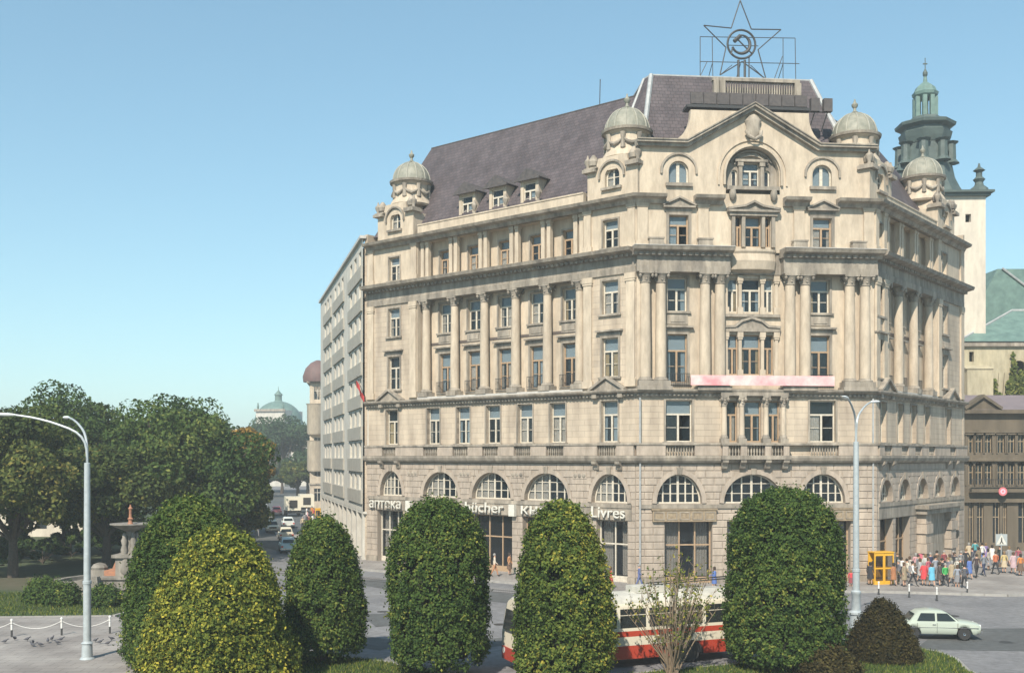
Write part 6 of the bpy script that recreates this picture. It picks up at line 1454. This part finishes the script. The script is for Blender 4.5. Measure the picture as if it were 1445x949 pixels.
roundsign('round pink-red sign fixed to the balcony of the dark palace', at(1415, 693, DD-1.0), .4)
p = gp(1413, 806, .12); sz = p.y/FPX
cs = thing('crossing_sign', 'square pedestrian crossing sign with white triangle above the crowd', 'sign', p); M_ = Matrix.Translation(p); zc_ = CAMH+(HY-761)*sz-.12
add('pole', MB().tube([(0,.03,0),(0,.03,zc_+.5)], .035, 8), MT['lampmetal'], cs, M_); add('plate', MB().box(-.45,.45,-.03,.0,zc_-.45,zc_+.45), MT['signbl'] if 'signbl' in MT else mat('sign_blue_grey', (0.34,0.37,0.37), .5), cs, M_)
add('triangle', MB().prism([(-.4,zc_-.36),(.4,zc_-.36),(0,zc_+.4)], -.045,-.031), MT['letters'], cs, M_); add('walking_symbol', MB().box(-.05,.05,-.055,-.046,zc_-.1,zc_+.08).prism([(-.16,zc_-.32),(-.08,zc_-.32),(.03,zc_-.1),(-.05,zc_-.1)],-.055,-.046).prism([(.16,zc_-.32),(.08,zc_-.32),(-.03,zc_-.1),(.05,zc_-.1)],-.0552,-.0462).lathe([(.01,0),(.055,0),(.055,.008),(.01,.008)],(0,0),12).xf(Matrix()), MT['black'], cs, M_) if False else add('walking_symbol', MB().box(-.05,.05,-.055,-.046,zc_-.1,zc_+.08).prism([(-.16,zc_-.32),(-.08,zc_-.32),(.03,zc_-.1),(-.05,zc_-.1)],-.055,-.046).prism([(.16,zc_-.32),(.08,zc_-.32),(-.03,zc_-.1),(.05,zc_-.1)],-.0552,-.0462).box(-.045,.045,-.0555,-.046,zc_+.1,zc_+.18), MT['black'], cs, M_)
# ------------------------------------------------------------------ people
MT['skin'] = mat('skin', (0.50,0.30,0.21), .6)
CL = {}
def cloth(c):
    if c not in CL: CL[c] = mat('cloth', c, .9, tuple(q*.78 for q in c), 8)
    return CL[c]
def person_mesh(stride, armL, armR, coat):
    """whole body grown over a skeleton (skin + subdivision), 1.72 m tall, facing -y; slots: top, bottom, skin, shoes"""
    s = stride
    V = [(0,0,.93,.15,.11),(0,0,1.12,.135,.10),(0,.0,1.32,.165,.11),(0,0,1.43,.12,.085),(0,0,1.50,.055,.055),(0,-.015,1.60,.085,.10),(0,-.01,1.70,.055,.065)]
    E = [(0,1),(1,2),(2,3),(3,4),(4,5),(5,6)]
    def add_v(p, r_): V.append((*p, r_, r_)); return len(V)-1
    for sx in (-1, 1):
        sg = s*sx; hp = add_v((sx*.09,0,.86), .095); kn = add_v((sx*.10,-.16*sg-.02*abs(s),.48), .065); an_ = add_v((sx*.10,-.30*sg+.06*abs(s)*(1 if sg < 0 else 0),.09+.05*max(0,-sg)), .04); toe = add_v((sx*.115,-.30*sg-.15,.045+.02*max(0,-sg)), .04)
        E.extend([(0,hp),(hp,kn),(kn,an_),(an_,toe)])
        aa = armL if sx < 0 else armR
        sh_ = add_v((sx*.185,0,1.40), .065); el = add_v((sx*.25,.02-.14*aa,1.13), .048); wr = add_v((sx*.25,-.06-.30*aa,.92+.16*abs(aa)), .034); hn = add_v((sx*.245,-.08-.36*aa,.83+.18*abs(aa)), .036)
        E.extend([(3,sh_),(sh_,el),(el,wr),(wr,hn)])
    me = bpy.data.meshes.new('p'); me.from_pydata([v[:3] for v in V], E, []); o = bpy.data.objects.new('p', me); col.objects.link(o)
    o.modifiers.new('s', 'SKIN'); sub = o.modifiers.new('u', 'SUBSURF'); sub.levels = 1; sub.render_levels = 1
    for k, v in enumerate(V): me.skin_vertices[0].data[k].radius = (v[3], v[4])
    me.skin_vertices[0].data[0].use_root = True
    dg_ = bpy.context.evaluated_depsgraph_get(); dg_.update(); out = bpy.data.meshes.new_from_object(o.evaluated_get(dg_)); bpy.data.objects.remove(o)
    out.materials.clear()
    for k in range(4): out.materials.append(None)
    for p_ in out.polygons:
        x, y, z = p_.center; arm = abs(x) > .205 and z < 1.36
        m = 2 if z > 1.47 else 0
        if arm: m = 2 if z < (1.02 if not coat else .93) else 0
        elif z < .12: m = 3
        elif z < .96: m = 1
        p_.material_index = m; p_.use_smooth = True
    # nose and ears follow from small bumps on the head
    for v in out.vertices:
        if v.co.y < -.09 and 1.575 < v.co.z < 1.625 and abs(v.co.x) < .03: v.co.y -= .025
    return out
PM = [person_mesh(.9, .5, -.5, False), person_mesh(-.9, -.5, .5, False), person_mesh(0, .1, .1, True), person_mesh(.55, .9, -.2, True), person_mesh(0, .05, .8, False)]
def hairmesh(long):
    mb = MB(); mb.lathe([(.085,1.60 if not long else 1.50),(.105,1.62),(.112,1.68),(.095,1.74),(.05,1.775),(.01,1.785)], (0,.018), 14); return mb
HM = [hairmesh(0).mesh('hair', True), hairmesh(1).mesh('hair', True)]
def skirtmesh(z0, flare):
    return MB().lathe([(.165,1.02),(.19,.9),(.2+flare*.4,.7),(.22+flare,z0),(.20+flare,z0)], (0,0), 16, sy=.82)
SK = [skirtmesh(.5, .05).mesh('skirt', True), skirtmesh(.42, .1).mesh('skirt', True)]
CT = MB().lathe([(.09,1.46),(.17,1.42),(.2,1.3),(.185,1.1),(.215,.9),(.25,.5),(.24,.5)], (0,0), 16, sy=.78).mesh('coat', True)
for m_2 in HM+SK+[CT]: m_2.materials.append(None)
BG = MB().box(-.13,.13,-.05,.05,0,.24).tube([(-.09,0,.24),(-.06,0,.36),(.06,0,.36),(.09,0,.24)], .012, 6).mesh('bag')
BG.materials.append(None)
HAIR = [(0.05,0.035,0.025), (0.10,0.06,0.035), (0.22,0.14,0.07), (0.30,0.29,0.27), (0.03,0.025,0.02)]
def slot(o, k, m): o.material_slots[k].link = 'OBJECT'; o.material_slots[k].material = m
PRN = random.Random(3)
def person(label, p, face, top, bot, kind='m', pose=None, h_=None, shoes=(0.04,0.035,0.03), hair=None, group=None, bag=None):
    pose = PRN.randrange(5) if pose is None else pose; h_ = h_ or (PRN.uniform(1.68,1.82) if kind == 'm' else PRN.uniform(1.58,1.70)); s = h_/1.76
    M_ = Matrix.Translation(p) @ RZ(face) @ Matrix.Diagonal((s,s,s,1))
    t = thing('person', label, 'person', p, face, group)
    b_ = add('body', PM[pose], None, t, M_)
    skin = MT['skin']; slot(b_, 0, cloth(top)); slot(b_, 1, cloth(bot) if kind == 'm' else skin); slot(b_, 2, skin); slot(b_, 3, cloth(shoes))
    hr = add('hair', HM[0 if kind == 'm' else 1], None, t, M_); slot(hr, 0, cloth(hair or PRN.choice(HAIR)))
    if kind == 'f': k = add('skirt', PRN.choice(SK), None, t, M_); slot(k, 0, cloth(bot))
    if kind == 'c': k = add('coat', CT, None, t, M_); slot(k, 0, cloth(top))
    if bag:
        bg_ = add('handbag', BG, None, t, M_ @ T(.27,-.1,.48)); slot(bg_, 0, cloth(bag))
    return t
W_, Gy, Bk, Nv, Br, Rd, Bl, LB, Gn, Or, Bg, Pk, Kh, Pu, Mr = (0.72,0.70,0.66),(0.22,0.22,0.23),(0.035,0.035,0.04),(0.04,0.05,0.10),(0.14,0.09,0.06),(0.62,0.07,0.08),(0.10,0.17,0.42),(0.14,0.45,0.62),(0.06,0.36,0.10),(0.60,0.22,0.06),(0.52,0.43,0.30),(0.60,0.34,0.36),(0.25,0.22,0.14),(0.22,0.16,0.34),(0.25,0.06,0.07)
PE = [ # label, px, feet row, facing deg (0 = towards camera), top, bottom, kind, pose, bag
 ('person in black coat standing left of the yellow phone booths', 1228, 825, 150, Bk, Bk, 'c', 2, None),
 ('person in long brown and orange coat at the right phone booth', 1261, 826, 200, (0.38,0.17,0.08), Br, 'c', 3, None),
 ('person in white shirt and dark trousers walking at the crowd front', 1288, 827, 60, W_, Bk, 'm', 0, None),
 ('person in cream jacket and grey trousers beside the white-shirted walker', 1280, 821, 100, (0.62,0.58,0.48), Gy, 'm', 1, None),
 ('person in long bright red coat at the front of the crowd', 1304, 826, 170, Rd, Nv, 'c', 2, None),
 ('person in light blue dress next to the red coat', 1315, 827, 190, LB, LB, 'c', 3, Br),
 ('person in green top and black trousers striding in the crowd', 1334, 829, 10, Gn, Bk, 'm', 0, None),
 ('person in dark suit just behind the green top', 1330, 822, 20, Bk, Bk, 'm', 1, None),
 ('person in grey-blue jacket with light skirt', 1351, 830, 160, (0.28,0.31,0.36), Gy, 'f', 2, Bk),
 ('person in dark jacket and trousers with brown shoes near the grey-blue jacket', 1361, 832, 170, (0.10,0.10,0.11), Bk, 'm', 0, None),
 ('person in blue coat walking behind the dark-jacketed one', 1368, 817, 200, Bl, Nv, 'c', 3, None),
 ('person in black jacket with orange scarf', 1378, 815, 180, (0.07,0.05,0.05), Bk, 'm', 1, None),
 ('person in white blouse and black skirt near the portal', 1272, 816, 140, W_, Bk, 'f', 2, Bk),
 ('person in grey suit beside the banded portal stones', 1296, 815, 30, Gy, Gy, 'm', 2, None),
 ('person in pale grey coat in the middle of the crowd', 1306, 813, 170, (0.5,0.5,0.48), Gy, 'c', 3, None),
 ('person in navy jacket in the middle of the crowd', 1313, 812, 15, Nv, Nv, 'm', 0, None),
 ('person in pink cardigan and brown skirt in the crowd', 1292, 811, 190, Pk, Br, 'f', 2, None),
 ('person in brown jacket at the back of the crowd by the portal', 1322, 809, 170, Br, Bk, 'm', 1, None),
 ('person in khaki coat at the back of the crowd', 1340, 812, 180, Kh, Kh, 'c', 3, None),
 ('person in black coat at the back of the crowd', 1347, 810, 10, Bk, Bk, 'c', 2, None),
 ('person in dark red jacket at the back of the crowd', 1332, 807, 0, Mr, Bk, 'm', 0, None),
 ('person in grey jacket near the open shop doorway', 1356, 808, 190, Gy, Bk, 'm', 4, None),
 ('person in black suit near the open shop doorway', 1363, 806, 180, Bk, Bk, 'm', 1, None),
 ('person in beige raincoat by the right corner of the building', 1367, 792, 170, Bg, Bg, 'c', 3, None),
 ('person in teal jacket by the dark palace', 1376, 791, 160, (0.08,0.32,0.34), Nv, 'm', 0, None),
 ('person in white shirt near the dark palace', 1386, 795, 200, W_, Bl, 'm', 1, None),
 ('person in violet-blue dress near the dark palace', 1391, 792, 190, Pu, Pu, 'f', 2, None),
 ('person in white coat left of the crossing sign', 1400, 797, 180, W_, W_, 'c', 3, None),
 ('person in orange-red jacket and black trousers below the crossing sign', 1405, 810, 190, (0.50,0.16,0.08), Bk, 'm', 0, None),
 ('person in yellow-beige cardigan right of the crossing sign', 1417, 808, 170, (0.56,0.44,0.20), Bg, 'f', 2, Br),
 ('person in pale pink coat at the right end of the crowd', 1430, 809, 170, (0.52,0.38,0.40), Gy, 'c', 3, None),
 ('person in bright orange top at the right end of the crowd', 1440, 812, 190, Or, Br, 'f', 2, None),
 ('child in red standing right of the broad clipped tree', 1201, 829, 170, Rd, Mr, 'f', 2, None),
 ('person in dark blue overall walking past the shop with white curtains', 902, 830, 80, (0.12,0.15,0.30), (0.12,0.15,0.30), 'm', 0, None),
 ('person in blue coat by the shop window under the carved sign', 1008, 832, 260, Bl, Gy, 'c', 3, None),
 ('person in red at the kerb by the shop with white curtains', 862, 833, 90, Rd, Rd, 'f', 2, None),
 ('person in pale top and orange-brown trousers at the dark shop entrance', 698, 813, 90, (0.6,0.52,0.42), (0.45,0.22,0.12), 'm', 0, None),
 ('person in orange sitting low beside the entrance pillar', 719, 811, 60, (0.5,0.25,0.12), Br, 'f', 2, None),
 ('person in white by the arcade pillars above the rounded tree', 497, 802, 120, W_, Bg, 'f', 2, None),
 ('person in orange vest on the street among the far cars', 366, 745, 0, Or, Gy, 'm', 2, None),
 ('person in yellow jacket crossing by the far cars', 363, 757, 30, (0.5,0.36,0.08), Gy, 'm', 0, None)]
for lb, px, fy, a, tp_, bt_, kd, po, bag in PE: person(lb, gp(px, fy, .12 if fy < 829 else .0), R(a), tp_, bt_, kd, po, bag=bag, h_=1.25 if 'child' in lb else None)
for k, (px, fy, tp_) in enumerate(((434,738,Pk),(438,734,Bk),(441,742,W_),(436,746,Mr),(443,733,Rd),(430,741,Gy),(445,747,Bl),(440,729,Or),(427,748,Bg),(433,730,W_))):
    person(('pedestrian in pink','pedestrian in black','pedestrian in white shirt','pedestrian in dark red','pedestrian in bright red','pedestrian in grey','pedestrian in blue','pedestrian in orange','pedestrian in beige','pedestrian in pale white coat')[k]+' on the far pavement past the arcade', gp(px, fy, 0), R(PRN.uniform(0,360)), tp_, PRN.choice((Bk,Gy,Nv)), PRN.choice('mc'), group='pedestrians past the arcade')
more = [('m',(0.16,0.16,0.18)),('c',(0.30,0.24,0.16)),('f',(0.55,0.50,0.44)),('m',(0.05,0.06,0.05)),('c',(0.42,0.42,0.42)),('f',(0.45,0.12,0.16)),('m',(0.30,0.32,0.36)),('c',(0.09,0.08,0.08))]
nm_ = ['charcoal jacket','tan overcoat','pale cream blouse','dark green jacket','light grey overcoat','crimson cardigan','steel-blue jacket','black overcoat']
wh_ = ['beside the two phone booths', 'in the thick of the crowd by the portal', 'near the dark palace steps']
sp_ = [(1268,824),(1276,827),(1284,815),(1266,812),(1298,820),(1310,818),(1320,819),(1326,826), (1338,819),(1343,823),(1350,817),(1355,823),(1288,806),(1300,806),(1312,805),(1345,805), (1372,803),(1381,801),(1395,804),(1411,799),(1424,798),(1437,800),(1388,812),(1449,806)]
for k, (px, fy) in enumerate(sp_):
    kd, c = more[k % 8]; c = tuple(min(.7, q*(1+.35*(k//8 == 1)-.3*(k//8 == 2))) for q in c)
    person('person in '+nm_[k % 8]+' '+wh_[k//8], gp(px, fy, .12), R(PRN.uniform(0,360)), c, PRN.choice((Bk,Gy,Nv,Br,Kh)), kd, bag=Bk if k % 5 == 0 else None)
fp_ = B+Vector((-.55,-.7,0)); fl_ = thing('flag', 'small red flag on a slanted pole at the edge of the modern block', 'flag', (fp_.x, fp_.y, 14.0)); 
add('pole', MB().tube([(fp_.x+.35,fp_.y+.45,14.2),(fp_.x-.2,fp_.y-.3,16.0)], .03, 6), MT['iron'], fl_)
fm = MB()
for k in range(8):
    a0_, a1_ = k/8, (k+1)/8; g2 = lambda t_, z: (fp_.x+.30-.5*t_+.05*math.sin(t_*9+z), fp_.y+.38-.66*t_+.08*math.sin(t_*9), z+1.35*t_)
    fm.face([g2(a0_,13.7), g2(a1_,13.7), g2(a1_,14.3), g2(a0_,14.3)])
add('cloth', fm, mat('red_flag_cloth', (0.45,0.05,0.05), .85), fl_)
# ------------------------------------------------------------------ pigeons on the square
MT['pigeon'] = mat('pigeon_feathers', (0.10,0.10,0.115), .8, (0.05,0.05,0.06), 30)
pg = MB(); rings = []
for x, r_, z in ((-.17,.008,.10),(-.11,.03,.11),(-.04,.062,.125),(.03,.065,.135),(.08,.045,.16),(.105,.03,.195),(.135,.032,.215),(.165,.02,.215),(.185,.004,.21)): rings.append([(x, r_*math.cos(q*math.pi/4), z+r_*math.sin(q*math.pi/4)) for q in range(8)])
pg = loft(rings)
for s in (-1,1): pg.tube([(.0,s*.025,.1),(.01,s*.025,0)], .006, 4)
pgm = pg.mesh('pigeon', True)
for k in range(16):
    px, yy = PRN.uniform(-2, 178), PRN.uniform(903, 912)
    if 112 < px < 134: continue
    add('pigeon', pgm, MT['pigeon'], None, Matrix.Translation(gp(px, yy, .1)) @ RZ(PRN.uniform(0,6.28)), label='small dark pigeon on the paving of the square near the lamp', cat='pigeon', group='pigeons on the square')
